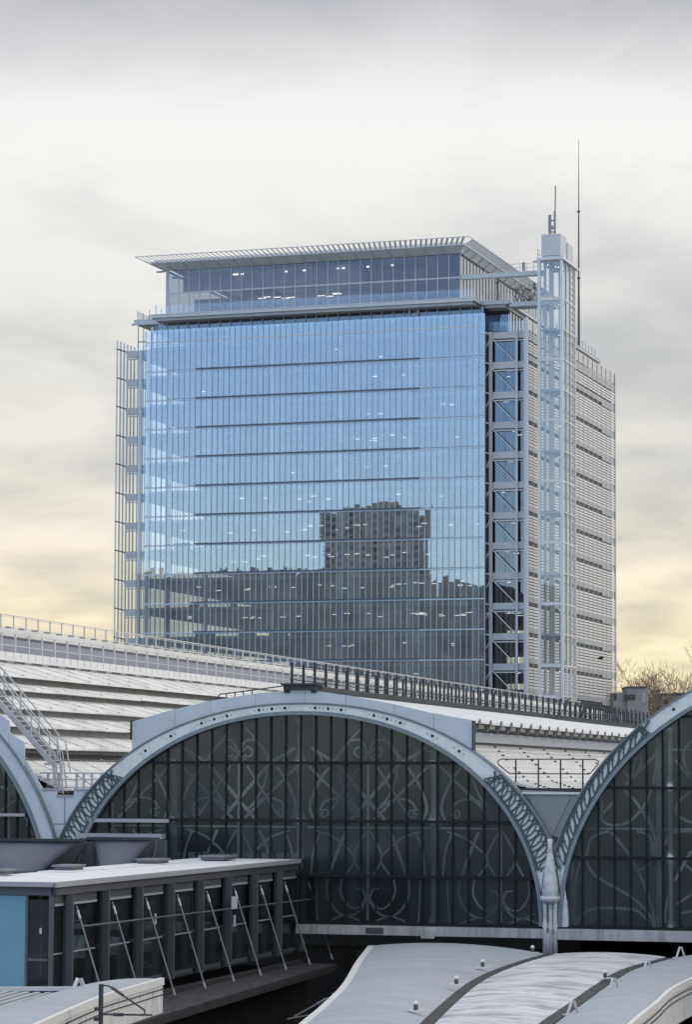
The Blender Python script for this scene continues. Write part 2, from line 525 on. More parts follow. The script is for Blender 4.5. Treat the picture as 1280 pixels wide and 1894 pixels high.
def tidy(root):
    """copy helper: a thing and its parts"""
    pass
def copy_thing(root, frame, base, label):
    r = root.copy(); C.objects.link(r)
    r.location = frame.m @ Vector(base); r['label'] = label
    BASE[r.name] = base
    for ch in list(root.children):
        c = ch.copy(); C.objects.link(c); c.parent = r
        for g in list(ch.children):
            d = g.copy(); C.objects.link(d); d.parent = c
    return r

# ------------------------------------------------------------------ ground
solo('ground', MB().box(-3000, 3000, -3000, 9000, -0.5, 0), 'ground', FW, (0, 0, 0), kind='structure')
solo('track_bed', MB().box(-48, 46, -100, 232, 0.004, 0.02), 'ballast', FG, (0, 0, 0), kind='structure')

# ================================================================== OFFICE BUILDING
P = 4.275
TZ = lambda k: 72.11 - P * k            # joint line under storey k
ob = T('office_building', 'large square glass office building with a louvred roof canopy and white side screens', 'building', FB)
W0, W1 = -51.8, 0.0
NB = 59
bay = (W1 - W0) / NB
NR = 12
# podium, hidden behind the station roof
part('podium', MB().box(-56.6, 5.6, 1.2, 56, 0, 25.0), 'shade', ob)
# floors, ceilings, columns, core
for k in range(-1, NR):
    zt = TZ(k) - 0.62
    mb = MB()
    mb.box(-51.6, -0.3, 0.95, 55.6, zt - 0.42, zt)
    mb.box(-56.2, -51.6, 3.0, 55.6, zt - 0.42, zt)
    mb.box(-0.3, 5.4, 3.0, 55.6, zt - 0.42, zt)
    part('floor_slab', mb, 'slab', ob)
    part('ceiling', MB().box(-51.2, -0.6, 1.6, 55.0, zt - 1.0, zt - 0.9), 'ceil', ob)
cols = []
for x in (-42.2, -31.9, -21.6, -11.3, -1.6):
    mb = MB().tube([(x, 0.42, 25), (x, 0.42, 77.6)], 0.33, 10)
    part('column', mb, 'column', ob, smooth=True)
for x in (-50.6,):
    part('column', MB().tube([(x, 6.2, 25), (x, 6.2, 79)], 0.34, 10), 'column', ob, smooth=True)
part('core', MB().box(-36, -8, 20, 42, 25, 79), 'core', ob)
mb = MB()
for k in range(0, NR):
    zf = TZ(k) - 0.62
    for i in range(13):
        x = random.uniform(-50, -1); wdt = random.uniform(0.6, 3.0); h = random.uniform(0.7, 1.5)
        y = random.uniform(3, 17)
        mb.box(x, x + wdt, y, y + random.uniform(0.4, 2), zf, zf + h)
    if random.random() < 0.7:
        x = random.uniform(-34, -10)
        mb.box(x, x + random.uniform(5, 12), 9, 9.3, zf, zf + 3.2)
part('furniture', mb, 'room', ob, kind='stuff')
# lit ceiling lamps
mb = MB()
def lamp(x, y, k, dx=1.2, dy=0.16):
    z = TZ(k) - 0.62 + P - 1.12
    mb.box(x, x + dx, y, y + dy, z - 0.07, z)
for k, n, xa, xb in ((0, 2, -45, -5), (1, 3, -47, -6), (2, 4, -35, -2), (3, 8, -30, -2), (4, 6, -40, -2), (5, 9, -44, -2), (6, 17, -49, -3), (7, 20, -49, -4), (8, 24, -48, -2), (9, 14, -50, -6), (10, 8, -46, -4), (11, 5, -40, -2)):
    for i in range(n):
        lamp(random.uniform(xa, xb), random.uniform(2.2, 12), k, random.uniform(0.45, 0.9), 0.1)
for i in range(8):
    lamp(random.uniform(-13, -2), random.uniform(2.5, 14), 9, random.uniform(0.8, 1.8), 0.08)
    lamp(random.uniform(0.4, 4), random.uniform(3.5, 14), 9, random.uniform(0.8, 1.6), 0.08)
for k in range(1, 12):
    for i in range(2 if k < 6 else 3):
        lamp(random.uniform(0.6, 4.6), random.uniform(3.2, 9), k, 0.7)
part('ceiling_lamp', mb, 'lamp', ob, kind='stuff')

# outer glass skin of the front: panes, fins, joints
cells = []
for r_ in range(NR):
    z0 = TZ(r_); z1 = 78.17 if r_ == 0 else TZ(r_ - 1)
    for b in range(NB):
        cells.append((W1 - (b + 1) * bay, z0, z1, b, r_))
cells.sort(key=lambda c: c[3])
pane_me = MB().box(0.02, bay - 0.02, 0, 0.02, 0.03, P - 0.03).mesh('glass_pane', 'facade')
pane_top = MB().box(0.02, bay - 0.02, 0, 0.02, 0.03, 78.17 - 72.11).mesh('glass_pane', 'facade')
rest = MB()
for i, (x, z0, z1, b, r_) in enumerate(cells):
    if i < 300:
        piece('glass_pane', pane_top if r_ == 0 else pane_me, ob, (x, 0, z0), (random.gauss(0, 0.0009), 0, random.gauss(0, 0.0011)))
    else:
        tx, tz = random.gauss(0, 0.0009), random.gauss(0, 0.0011)
        h = z1 - z0
        vs = []
        for zz in (0.03, h - 0.03):
            for yy in (0, 0.02):
                for xx in (0.02, bay - 0.02):
                    vs.append((x + xx, yy + xx * tz - zz * tx, z0 + zz))
        rest.add(vs, [(0, 2, 3, 1), (4, 5, 7, 6), (0, 1, 5, 4), (2, 6, 7, 3), (0, 4, 6, 2), (1, 3, 7, 5)])
part('glass_panes', rest, 'facade', ob, kind='stuff')
fin_me = MB().box(-0.033, 0.033, -0.13, -0.004, 25.1, 78.0).mesh('glass_fin', 'fin')
for b in range(NB + 1):
    piece('glass_fin', fin_me, ob, (W1 - b * bay, 0, 0))
for r_ in range(NR):
    z = TZ(r_)
    part('transom', MB().box(W0, W1, -0.06, -0.002, z - 0.27, z - 0.08), 'fin', ob)
    if r_ > 0 or True:
        part('ledge', MB().box(-43.8, -9.6, -0.30, -0.165, z - 0.06, z + 0.10), 'ledge', ob)
part('top_transom', MB().box(W0, W1, -0.05, 0.0, 76.25, 76.42).box(W0, W1, 0.03, 0.10, 75.85, 75.95), 'steel', ob)
# walls of the storey behind the top of the glass
part('upper_wall', MB().box(-50.6, -0.6, 1.25, 1.40, 75.4, 79.33), 'dim', ob)
mb = MB()
for i in range(31):
    mb.box(-50.6 + i * 1.667 - 0.05, -50.6 + i * 1.667 + 0.05, 1.12, 1.24, 75.4, 79.33)
part('upper_mullions', mb, 'bluesteel', ob, kind='stuff')
part('upper_wall', MB().box(-0.6, 2.0, 5.6, 5.75, 75.4, 79.33), 'dim', ob)
part('upper_wall', MB().box(-0.75, -0.6, 1.25, 5.6, 75.4, 79.33), 'dim', ob)
part('upper_side_glass', MB().box(2.0, 2.12, 5.6, 54, 75.4, 79.33), 'side', ob)
mb = MB()
for i in range(30):
    mb.box(2.12, 2.24, 5.6 + i * 1.65, 5.72 + i * 1.65, 75.4, 79.33)
part('side_mullions', mb, 'bluesteel', ob, kind='stuff')
part('corner_balustrade', MB().box(0.05, 5.7, 2.2, 2.23, 75.8, 77.2), 'clear', ob)
mb = MB().box(-51.2, -50.8, 0.5, 0.6, 75, 78.7)
mb.box(-11.6, -11.35, 1.02, 1.1, 75.4, 79.33).box(-10.3, -10.05, 1.02, 1.1, 75.4, 79.33).box(-11.6, -10.05, 1.02, 1.1, 78.4, 78.65)
part('door_frame', mb, 'steel', ob)

part('return_pane', MB().box(-0.16, -0.12, 0.06, 2.55, 25, 75.2), 'facade', ob)
part('return_panel', MB().box(-0.30, -0.22, 0.9, 2.55, 25, 75.2), 'bluesteel', ob)
# right corner recess: posts, beams, braces, dark panes
for (x, wd) in ((0.35, 0.46), (4.15, 0.32)):
    part('post', MB().box(x - wd / 2, x + wd / 2, 1.75, 2.05, 24, 75.7), 'bluesteel', ob)
part('post', MB().box(5.45, 5.95, 0.7, 1.6, 24, 77.3), 'bluesteel', ob)
for k in range(NR):
    zt = 75.70 - P * k
    part('spandrel_beam', MB().box(0.6, 5.5, 2.1, 2.5, zt - 0.95, zt), 'bluesteel', ob)
    part('head_rail', MB().box(0.6, 5.5, 2.2, 2.5, zt - 1.30, zt - 1.12), 'steel', ob)
    zb = zt - P
    part('brace', MB().bar((0.5, 1.95, zt - 0.9), (3.95, 1.95, zb - 0.1), 0.15, 0.13), 'steel', ob)
    part('brace', MB().bar((0.25, 1.9, zt - 0.9), (-0.9, 0.9, zb - 0.1), 0.09, 0.09), 'steel', ob)
    part('strut', MB().bar((0.3, 1.9, zt - 0.3), (-0.7, 0.3, zt - 0.0), 0.12, 0.16), 'steel', ob)
    part('recess_pane', MB().box(-0.1, 2.3, 2.6, 2.66, zb, zt - 0.95), 'dim', ob)
    part('recess_pane', MB().box(2.35, 4.0, 2.6, 2.66, zb, zt - 0.95), 'dim', ob)
    part('recess_pane', MB().box(4.3, 5.5, 2.6, 2.66, zb, zt - 0.95), 'dim', ob)
    mb = MB()
    for x in (1.0, 1.5, 2.32, 3.0, 3.6, 5.0):
        mb.box(x - 0.06, x + 0.06, 3.0, 3.2, zb, zt - 0.95)
    part('curtain', mb, 'column', ob)
# left corner recess
for (x, wd) in ((-53.6, 0.42), (-52.3, 0.3)):
    part('post', MB().box(x - wd / 2, x + wd / 2, 2.3, 2.6, 24, 75.7), 'bluesteel', ob)
for k in range(NR):
    zt = 75.70 - P * k
    part('spandrel_beam', MB().box(-56.0, -51.9, 2.7, 3.1, zt - 0.95, zt), 'bluesteel', ob)
    part('head_rail', MB().box(-56.0, -51.9, 2.7, 3.0, zt - 1.30, zt - 1.12), 'steel', ob)
    part('strut', MB().bar((-56.0, 3.0, zt - 0.1), (-57.0, 1.4, zt + 0.2), 0.14, 0.14), 'ledge', ob)
    part('side_pane', MB().box(-56.62, -56.58, 1.5, 56, zt - P + 0.1, zt), 'sidepane', ob)
side_fin = MB().box(-0.10, 0.10, -0.045, 0.045, 24.5, 77.2).mesh('side_fin', 'steel')
for i in range(28):
    piece('side_fin', side_fin, ob, (-57.0, 1.5 + i * (1.3 if i < 6 else 1.95), 0))
mb = MB()
for i in range(26):
    mb.box(-52.6, -52.4, 4 + i * 2.0, 4.2 + i * 2.0, 25, 75.5)
# return glass skin at the front left corner
part('corner_pane', MB().box(-53.0, -51.85, -0.02, 0.0, 25, 76.6), 'clear', ob)
part('corner_fin', MB().box(-53.05, -52.93, -0.1, 0.02, 25, 79.4).box(-52.2, -52.1, -0.1, 0.02, 25, 78.6), 'spandrel', ob)
part('corner_rail', MB().box(-53.0, -51.8, -0.06, -0.025, 76.45, 76.6), 'ledge', ob)

# right side: louvre screen
V0, V1 = 0.9, 56.4
part('screen_back', MB().box(5.40, 5.55, 2.8, 56.0, 24, 75.7), 'spandrel', ob)
slat_me = MB().box(5.86, 5.98, V0, V1, 0, 0.30).mesh('louvre_slat', 'slat')
for k in range(NR):
    zd = 71.18 - P * k
    part('spandrel_band', MB().box(5.84, 5.97, 47.2, V1 - 1.2, zd - 0.1, zd + 1.05).box(5.84, 5.97, V0, 47.2, zd + 0.28, zd + 1.05), 'spandrel', ob)
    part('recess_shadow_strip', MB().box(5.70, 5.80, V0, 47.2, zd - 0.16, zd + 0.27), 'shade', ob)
    for i in range(7):
        z = zd - 0.18 - 0.434 * (i + 1)
        if z > 24.4:
            piece('louvre_slat', slat_me, ob, (0, 0, z))
for i in range(4):
    piece('louvre_slat', slat_me, ob, (0, 0, 72.5 + 0.434 * i))
part('screen_crown', MB().box(5.84, 5.95, V0, V1, 74.35, 75.5), 'spandrel', ob)
part('screen_crown', MB().box(5.86, 5.98, V0, V1, 75.7, 77.25), 'side', ob)
sf = MB().box(5.99, 6.05, -0.03, 0.03, 24.5, 77.35).mesh('screen_fin', 'slat')
for i in range(19):
    piece('screen_fin', sf, ob, (0, V0 + 0.05 + i * (V1 - V0 - 0.1) / 18, 0))
part('screen_edge_post', MB().box(5.75, 6.1, V1, V1 + 0.25, 24.5, 77.4), 'slat', ob)
part('screen_edge_post', MB().box(5.75, 6.1, V0 - 0.3, V0 - 0.02, 24.5, 77.4), 'steel', ob)

# terrace slab: two tiers, notched at the corners
def slab_poly(d):
    return [(-50.5 + d, -1.5 + d), (-1.0 - d, -1.5 + d), (-1.0 - d, 2.1 + d), (2.9 - d, 2.1 + d), (2.9 - d, 60 - d), (-54.6 + d, 60 - d), (-54.6 + d, 2.1 + d), (-50.5 + d, 2.1 + d)]
part('terrace_slab', MB().prism(slab_poly(0), 'z', 79.72, 80.15), 'bluesteel', ob)
part('terrace_soffit', MB().prism(slab_poly(0.55), 'z', 79.34, 79.715), 'bluesteel', ob)
part('terrace_edge_trim', MB().prism(slab_poly(-0.06), 'z', 80.155, 80.24), 'steel', ob)
part('terrace_shelf', MB().box(-54.9, -50.4, 1.8, 2.2, 79.4, 79.7), 'bluesteel', ob)
# balustrades
bal = MB().box(0.03, 2.17, -0.015, 0.015, 0.0, 1.3).mesh('balustrade_pane', 'clear')
for i in range(22):
    piece('balustrade_pane', bal, ob, (-49.8 + i * 2.2, -1.1, 80.24))
bpost = MB().box(-0.035, 0.035, -0.035, 0.035, 0, 1.45).mesh('balustrade_post', 'spandrel')
for i in range(23):
    piece('balustrade_post', bpost, ob, (-49.8 + i * 2.2, -1.06, 80.24))
for i in range(27):
    y = 2.5 + i * 2.12
    for x in (2.5, -54.2):
        piece('balustrade_pane', bal, ob, (x, y, 80.24), (0, 0, pi / 2))
        piece('balustrade_post', bpost, ob, (x, y, 80.24))
for i in range(2):
    piece('balustrade_post', bpost, ob, (-52.3 + i * 1.9, 2.5, 80.24))
    piece('balustrade_post', bpost, ob, (0.3 + i * 1.2, 2.5, 80.24))

# penthouse
PX0, PX1, PY0, PY1, PZ0, PZM, PZ1 = -48.5, -3.75, 0.5, 52.0, 80.15, 83.55, 86.95
nb = 27
pw = (PX1 - PX0) / nb
pp1 = MB().box(0.03, pw - 0.03, 0, 0.04, 0.05, PZM - PZ0 - 0.05).mesh('penthouse_pane', 'pent')
pp2 = MB().box(0.03, pw - 0.03, 0, 0.04, 0.15, PZ1 - PZM - 0.05).mesh('penthouse_pane', 'pent')
pm = MB().box(-0.06, 0.06, -0.1, 0.0, PZ0, PZ1).mesh('penthouse_mullion', 'bluesteel')
for i in range(nb):
    piece('penthouse_pane', pp1, ob, (PX0 + i * pw, PY0, PZ0))
    piece('penthouse_pane', pp2, ob, (PX0 + i * pw, PY0, PZM))
for i in range(nb + 1):
    piece('penthouse_mullion', pm, ob, (PX0 + i * pw, PY0, 0))
part('penthouse_transom', MB().box(PX0, PX1, PY0 - 0.08, PY0, PZM - 0.1, PZM + 0.12), 'bluesteel', ob)
part('penthouse_post', MB().box(PX0 - 0.55, PX0 - 0.25, 0.9, 1.2, PZ0, PZ1), 'bluesteel', ob)
part('penthouse_floor', MB().box(-32, PX1 - 0.4, 1.2, PY1 - 0.5, PZM - 0.1, PZM + 0.05), 'slab', ob)
part('penthouse_core', MB().box(-40, -12, 9, 40, PZ0, PZ1), 'core', ob)
part('penthouse_blind', MB().box(-47, -19, 2.6, 2.7, PZM + 0.5, PZ1 - 0.1), 'room', ob)
part('penthouse_blind', MB().box(-46, -17, 4.6, 4.7, PZ0 + 0.4, PZM - 0.3), 'room', ob)
mb = MB()
for i in range(9):
    x = random.uniform(-36, -18); y = 1.8 + random.random() * 2.5; mb.box(x, x + 1.2, y, y + 0.1, 82.5, 82.58)
    x = random.uniform(-40, -14); mb.box(x, x + 0.4, 1.6, 1.75, 86.0, 86.2)
part('penthouse_lamp', MB().add(mb.v, mb.f), 'lamp', ob, kind='stuff')
nside = 30
sw = (PY1 - PY0) / nside
sp_me = MB().box(-0.04, 0, 0.03, sw - 0.03, PZ0, PZ1).mesh('penthouse_side_pane', 'side')
sm_me = MB().box(0.0, 0.08, -0.06, 0.06, PZ0, PZ1).mesh('penthouse_side_mullion', 'spandrel')
for i in range(nside):
    piece('penthouse_side_pane', sp_me, ob, (PX1, PY0 + i * sw, 0))
    piece('penthouse_side_mullion', sm_me, ob, (PX1, PY0 + i * sw, 0))
part('penthouse_side_pane', MB().box(PX0, PX0 + 0.04, PY0 + 0.1, PY1, PZ0, PZ1), 'clear', ob)
# canopy: sloping soffit, louvre blades, ribs, edge beams
CX0, CX1, CY0, CY1 = -52.1, -1.3, -3.6, 54.2
TIPZ, MIDZ = 88.50, 87.80
mX0, mX1, mY0 = -50.4, -2.6, -1.6
iX0, iX1, iY0 = PX0 - 0.1, PX1 + 0.1, PY0 - 0.05
t_ = (0, 0, 0.10)
part('soffit_panel', MB().grid([[(iX0, iY0, PZ1 + 0.02), (mX0, mY0, MIDZ)], [(iX1, iY0, PZ1 + 0.02), (mX1, mY0, MIDZ)]], t_), 'steel', ob)
part('soffit_panel', MB().grid([[(iX1, iY0, PZ1 + 0.02), (mX1, mY0, MIDZ)], [(iX1, PY1, PZ1 + 0.02), (mX1, PY1 + 1, MIDZ)]], t_), 'steel', ob)
part('soffit_panel', MB().grid([[(iX0, iY0, PZ1 + 0.02), (mX0, mY0, MIDZ)], [(iX0, PY1, PZ1 + 0.02), (mX0, PY1 + 1, MIDZ)]], t_), 'steel', ob)
part('penthouse_roof', MB().box(mX0 + 0.3, mX1 - 0.3, mY0 + 0.3, PY1, 88.0, 88.3), 'white', ob)
part('edge_beam', MB().bar((CX0, CY0, TIPZ), (CX1, CY0, TIPZ), 0.14, 0.10), 'steel', ob)
part('edge_beam', MB().bar((CX1, CY0, TIPZ), (CX1, CY1, TIPZ), 0.14, 0.10), 'steel', ob)
part('edge_beam', MB().bar((CX0, CY0, TIPZ), (CX0, CY1, TIPZ), 0.14, 0.10), 'steel', ob)
part('edge_beam', MB().bar((mX0, mY0 - 0.05, MIDZ + 0.05), (mX1, mY0 - 0.05, MIDZ + 0.05), 0.2, 0.22), 'steel', ob)
part('edge_beam', MB().bar((mX1 + 0.05, mY0, MIDZ + 0.05), (mX1 + 0.05, CY1, MIDZ + 0.05), 0.2, 0.22), 'steel', ob)
part('edge_beam', MB().bar((mX0 - 0.05, mY0, MIDZ + 0.05), (mX0 - 0.05, CY1, MIDZ + 0.05), 0.2, 0.22), 'steel', ob)
nbl = 64
for i in range(nbl):
    f = (i + 0.5) / nbl
    x = mX0 + (mX1 - mX0) * f
    xt = CX0 + 0.4 + (CX1 - CX0 - 0.8) * f
    part('louvre_blade', MB().bar((x, mY0 - 0.15, MIDZ + 0.12), (xt, CY0 + 0.05, TIPZ), 0.30, 0.05, up=(0.35, 0, 1)), 'steel', ob)
nbs = 66
for i in range(nbs):
    y = mY0 + (CY1 - mY0 - 0.5) * (i + 0.5) / nbs
    part('louvre_blade', MB().bar((mX1 + 0.15, y, MIDZ + 0.12), (CX1 - 0.05, y - 0.0, TIPZ), 0.30, 0.05, up=(0, 0.35, 1)), 'steel', ob)
mb = MB()
for i in range(40):
    y = mY0 + (CY1 - mY0 - 0.5) * (i + 0.5) / 40
    mb.bar((mX0 - 0.15, y, MIDZ + 0.12), (CX0 + 0.05, y, TIPZ), 0.40, 0.05)
part('far_louvre_blades', mb, 'steel', ob, kind='stuff')
for i in range(18):
    x = PX0 + 0.6 + i * 2.62
    part('soffit_rib', MB().bar((x, iY0 - 0.1, PZ1 + 0.06), (x - 0.1, mY0 - 0.1, MIDZ - 0.05), 0.10, 0.22), 'bluesteel', ob)
for i in range(14):
    y = PY0 + 1 + i * 3.7
    part('soffit_rib', MB().bar((iX1 + 0.1, y, PZ1 + 0.06), (mX1 + 0.05, y, MIDZ - 0.05), 0.16, 0.2), 'bluesteel', ob)
part('corner_outrigger', MB().box(-50.9, -49.6, 1.6, 1.85, 87.05, 87.25).box(-49.5, -48.6, 4.5, 4.75, 86.6, 86.85), 'spandrel', ob)
# gangways across to the lift tower
mb = MB().box(-3.6, 8.3, 0.3, 1.5, 83.25, 83.85)
part('upper_gangway', mb, 'bluesteel', ob)
mb = MB()
for x in range(0, 8):
    mb.box(x + 0.0, x + 0.05, 0.35, 0.40, 83.85, 85.0)
mb.box(0, 8.3, 0.35, 0.4, 84.95, 85.0).box(0, 8.3, 0.35, 0.4, 84.4, 84.44).box(5.3, 5.7, 0.5, 0.9, 84.0, 85.2)
part('gangway_rail', mb, 'spandrel', ob)
part('lower_gangway', MB().box(2.95, 8.7, 2.4, 5.0, 79.3, 79.95), 'bluesteel', ob)
mb = MB()
for x in range(0, 12):
    mb.box(-1.0 + x * 0.8, -0.95 + x * 0.8, 2.3, 2.34, 79.9, 81.3)
for z in (80.3, 80.8, 81.3):
    mb.box(-1.0, 8.7, 2.3, 2.34, z - 0.03, z)
part('terrace_rail', mb, 'spandrel', ob)
mb = MB()
for i in range(150):
    x, y, z = random.uniform(3.2, 8.0), random.uniform(3, 5), random.uniform(80, 82.6)
    s_ = random.uniform(0.15, 0.4)
    mb.bar((x, y, z), (x + random.uniform(-s_, s_), y + random.uniform(-s_, s_), z + s_), 0.12, 0.02)
part('terrace_planting', mb, mat('terrace leaves', (0.06, 0.08, 0.06), 0.8), ob, kind='stuff')

# ================================================================== LIFT TOWER
lt = T('lift_tower', 'slender glazed lift tower of pale steel posts standing in front of the white screens', 'lift tower', FB, (10.4, 0, 0))
tx0, tx1, ty0, ty1 = 8.7, 11.9, -3.0, 4.6
ztop = 84.6
for (x, y, s_) in ((tx0, ty0, 0.42), (tx1, ty0, 0.36), (tx1, -0.4, 0.22), (tx1, 1.9, 0.2), (tx1, ty1, 0.3), (tx0, ty1, 0.3), (tx0, 0.6, 0.2)):
    part('post', MB().box(x - s_ / 2, x + s_ / 2, y - s_ / 2, y + s_ / 2, 20, ztop), 'steel', lt)
heavy = [79.15 - 8.5 * i for i in range(7)]
for i, z in enumerate(heavy):
    part('front_beam', MB().box(tx0 + 0.2, tx1 - 0.2, ty0 - 0.1, ty0 + 0.15, z - 0.22, z + 0.22), 'steel', lt)
    part('side_beam', MB().bar((tx1 + 0.05, ty0, z), (tx1 + 0.05, ty1, z), 0.12, 0.14), 'bright', lt)
    part('landing', MB().box(tx0 + 0.2, tx1 - 0.2, ty0 + 0.4, ty1 - 1.0, z - 4.45, z - 4.25), 'steel', lt)
    part('front_rail', MB().box(tx0 + 0.2, tx1 - 0.9, ty0 + 0.5, ty0 + 0.6, z - 4.4, z - 4.1), 'bluesteel', lt)
    part('side_beam', MB().bar((tx1 + 0.05, ty0, z - 4.25), (tx1 + 0.05, ty1, z - 4.25), 0.10, 0.12), 'bright', lt)
lvl = [ztop] + heavy
for z1, z0 in zip(lvl[:-1], lvl[1:]):
    part('front_pane', MB().box(tx0 + 0.22, tx1 - 0.2, ty0 - 0.02, ty0, z0 + 0.25, z1 - 0.25), 'lift', lt)
    part('side_pane', MB().box(tx1 - 0.03, tx1, ty0 + 0.2, -0.5, z0, z1), 'lift', lt)
    part('side_pane', MB().box(tx1 - 0.03, tx1, -0.25, 1.8, z0, z1), 'lift', lt)
for x, y, r_ in ((9.30, -2.3, 0.14), (10.05, -2.2, 0.15), (10.4, -2.0, 0.13), (10.35, 2.0, 0.12), (9.2, 2.4, 0.1), (11.2, 2.6, 0.12)):
    part('guide_rail', MB().tube([(x, y, 20), (x, y, ztop - 0.2)], r_, 8), 'white', lt, smooth=True)
mb = MB()
for i in range(75):
    z = 21 + i * 0.85
    mb.box(tx1 - 0.1, tx1 + 0.12, 2.5, 4.3, z, z + 0.16)
part('cable_ladder', mb, 'spandrel', lt)
part('cable_ladder', MB().box(tx1 - 0.05, tx1 + 0.06, 2.4, 2.62, 21, 84.4).box(tx1 - 0.05, tx1 + 0.06, 3.6, 3.75, 21, 84.4), 'white', lt)
mb = MB()
for z in heavy:
    for dz in (0.9, 5.2):
        mb.box(tx1 - 0.5, tx1 - 0.38, ty0 + 0.2, ty0 + 0.3, z - dz, z - dz + 0.07)
for i in range(9):
    mb.box(9.0 + i * 0.28, 9.1 + i * 0.28, ty0 + 0.4 + i * 0.4, ty0 + 0.5 + i * 0.4, 84.1 - i * 0.02, 84.25 - i * 0.02)
part('shaft_lamp', mb, 'lamp', lt, kind='stuff')
part('top_platform', MB().box(8.4, 12.15, -3.3, 6.4, 84.6, 84.95), 'steel', lt)
part('platform_trim', MB().box(12.15, 12.3, -3.3, 6.4, 84.55, 84.75), 'bright', lt)
part('machine_room', MB().box(9.05, 11.8, -3.2, 0.2, 85.2, 88.2).box(9.15, 11.7, -3.1, 0.1, 84.95, 85.2), 'bluesteel', lt)
part('machine_room', MB().box(9.6, 11.8, 1.0, 4.2, 84.95, 87.7), 'bluesteel', lt)
mb = MB()
for y in (-2.6, -1.7):
    mb.box(8.35, 8.4, y, y + 0.05, 84.9, 86.3)
mb.box(8.35, 8.4, -2.9, -1.5, 86.2, 86.25).box(8.35, 8.4, -2.9, -1.5, 85.6, 85.65).box(7.7, 8.4, -2.6, -2.4, 84.5, 84.7)
part('guard_rail', mb, 'spandrel', lt)

am = T('aerial_mast', 'short aerial pole with a panel antenna on top of the lift tower', 'aerial', FB, (10.3, -2.2, 88.2))
part('pole', MB().tube([(10.75, -2.2, 88.2), (10.75, -2.2, 91.6)], 0.16, 8), 'aerial', am)
part('whip', MB().tube([(10.8, -2.2, 91.6), (10.85, -2.2, 95.2)], 0.08, 6), 'mast', am)
part('panel_antenna', MB().box(9.85, 10.25, -2.4, -2.1, 88.4, 91.1), 'aerial', am)
part('bracket', MB().box(10.25, 10.75, -2.3, -2.15, 90.2, 90.4).box(10.25, 10.75, -2.3, -2.15, 88.6, 88.75), 'aerial', am)
part('dish', MB().lathe((0, 0), [(0.3, -0.1), (0.28, 0.0), (0.05, 0.12)], 10).__class__().tube([(10.2, -2.5, 89.3), (10.3, -2.1, 89.3)], 0.3, 10), 'aerial', am)

tm = T('flag_mast', 'very tall thin dark mast rising behind the lift tower', 'mast', FB, (2.85, 45, 80.2))
part('lower_shaft', MB().tube([(2.85, 45, 80.2), (2.85, 45, 91)], 0.22, 8, 0.17), 'mast', tm)
part('middle_shaft', MB().tube([(2.85, 45, 91), (2.87, 45, 101.6)], 0.15, 8, 0.11), 'mast', tm)
part('tip', MB().tube([(2.87, 45, 101.6), (2.9, 45, 113.1)], 0.09, 6, 0.03), 'mast', tm)
part('collar', MB().tube([(2.87, 45, 101.5), (2.87, 45, 101.7)], 0.3, 8), 'mast', tm)
part('collar', MB().tube([(2.85, 45, 90.9), (2.85, 45, 91.1)], 0.32, 8), 'mast', tm)

# ================================================================== blocks seen mirrored in the glass
rt = T('tower_block', 'brown residential tower block, seen mirrored in the lower right of the glass front', 'building', FB, (-106, -280, 0))
part('wall', MB().box(-120, -93.4, -285, -280, 0, 80), 'tower', rt)
part('plant_room', MB().box(-110.5, -100.5, -284, -281, 80, 82), 'tower', rt)
mb = MB()
for k in range(20):
    for i in range(9):
        if random.random() < 0.85:
            mb.box(-119 + i * 3.0, -117.4 + i * 3.0, -279.95, -279.9, 40 + k * 2.0, 41.1 + k * 2.0)
part('windows', mb, 'window', rt, kind='stuff')
mb = MB()
for i in range(16):
    x = random.uniform(-119.5, -96); mb.box(x, x + random.uniform(0.5, 2.2), -282, -281, 80, 80 + random.uniform(0.3, 0.9))
for k in range(40):
    z = 42 + k * 0.95
    mb.box(-93.4, -93.4 + random.uniform(0.2, 0.9), -281, -280, z, z + 0.5); mb.box(-120 - random.uniform(0.1, 0.7), -120, -281, -280, z, z + 0.4)
part('parapet', mb, 'tower', rt, kind='stuff')
rb = T('terrace_block', 'long dark terrace with chimneys, seen mirrored along the foot of the glass front', 'building', FB, (-90, -150, 0))
mb = MB().box(-125, -58, -170, -150, 0, 54.2)
part('wall', mb, 'block', rb)
mb = MB()
for i in range(90):
    x = -124 + i * 0.72 + random.uniform(-.3, .3); mb.box(x, x + random.uniform(0.2, 1.1), -152, -151, 54.2, 54.2 + random.uniform(0.1, 0.6) + (random.uniform(0.3, 1.2) if random.random() < 0.25 else 0))
part('chimneys', mb, 'block', rb, kind='stuff')
rb2 = T('apartment_block', 'lower dark block with an uneven roof, seen mirrored right of the tower block', 'building', FB, (-80, -281, 0))
mb = MB().box(-91.5, -60, -300, -281, 0, 58.0)
part('wall', mb, 'block', rb2)
mb = MB()
for i in range(46):
    x = -91 + i * 0.66; f = sin(i * 0.35) * 0.9 + sin(i * 0.11 + 1) * 1.4
    mb.box(x, x + random.uniform(0.5, 1.2), -295, -282, 58, 60.2 + f + random.uniform(-.3, .5))
part('roof_blocks', mb, 'block', rb2)

# ================================================================== STATION: arches
def arch(c, a, b, z0=6.2, p=2.1):
    def f(s):
        q = abs(s - c) / a
        return z0 if q >= 1 else z0 + b * (1 - q ** p) ** (1 / p)
    return f
def arch_pts(c, a, b, t0, t1, n=60, z0=6.2, p=2.1):
    """points by angle, 0 = right springing, 180 = left springing"""
    r = []
    for i in range(n + 1):
        t = radians(t0 + (t1 - t0) * i / n)
        ct, st = cos(t), sin(t)
        r.append((c + a * math.copysign(abs(ct) ** (2 / p), ct), z0 + b * abs(st) ** (2 / p)))
    return r

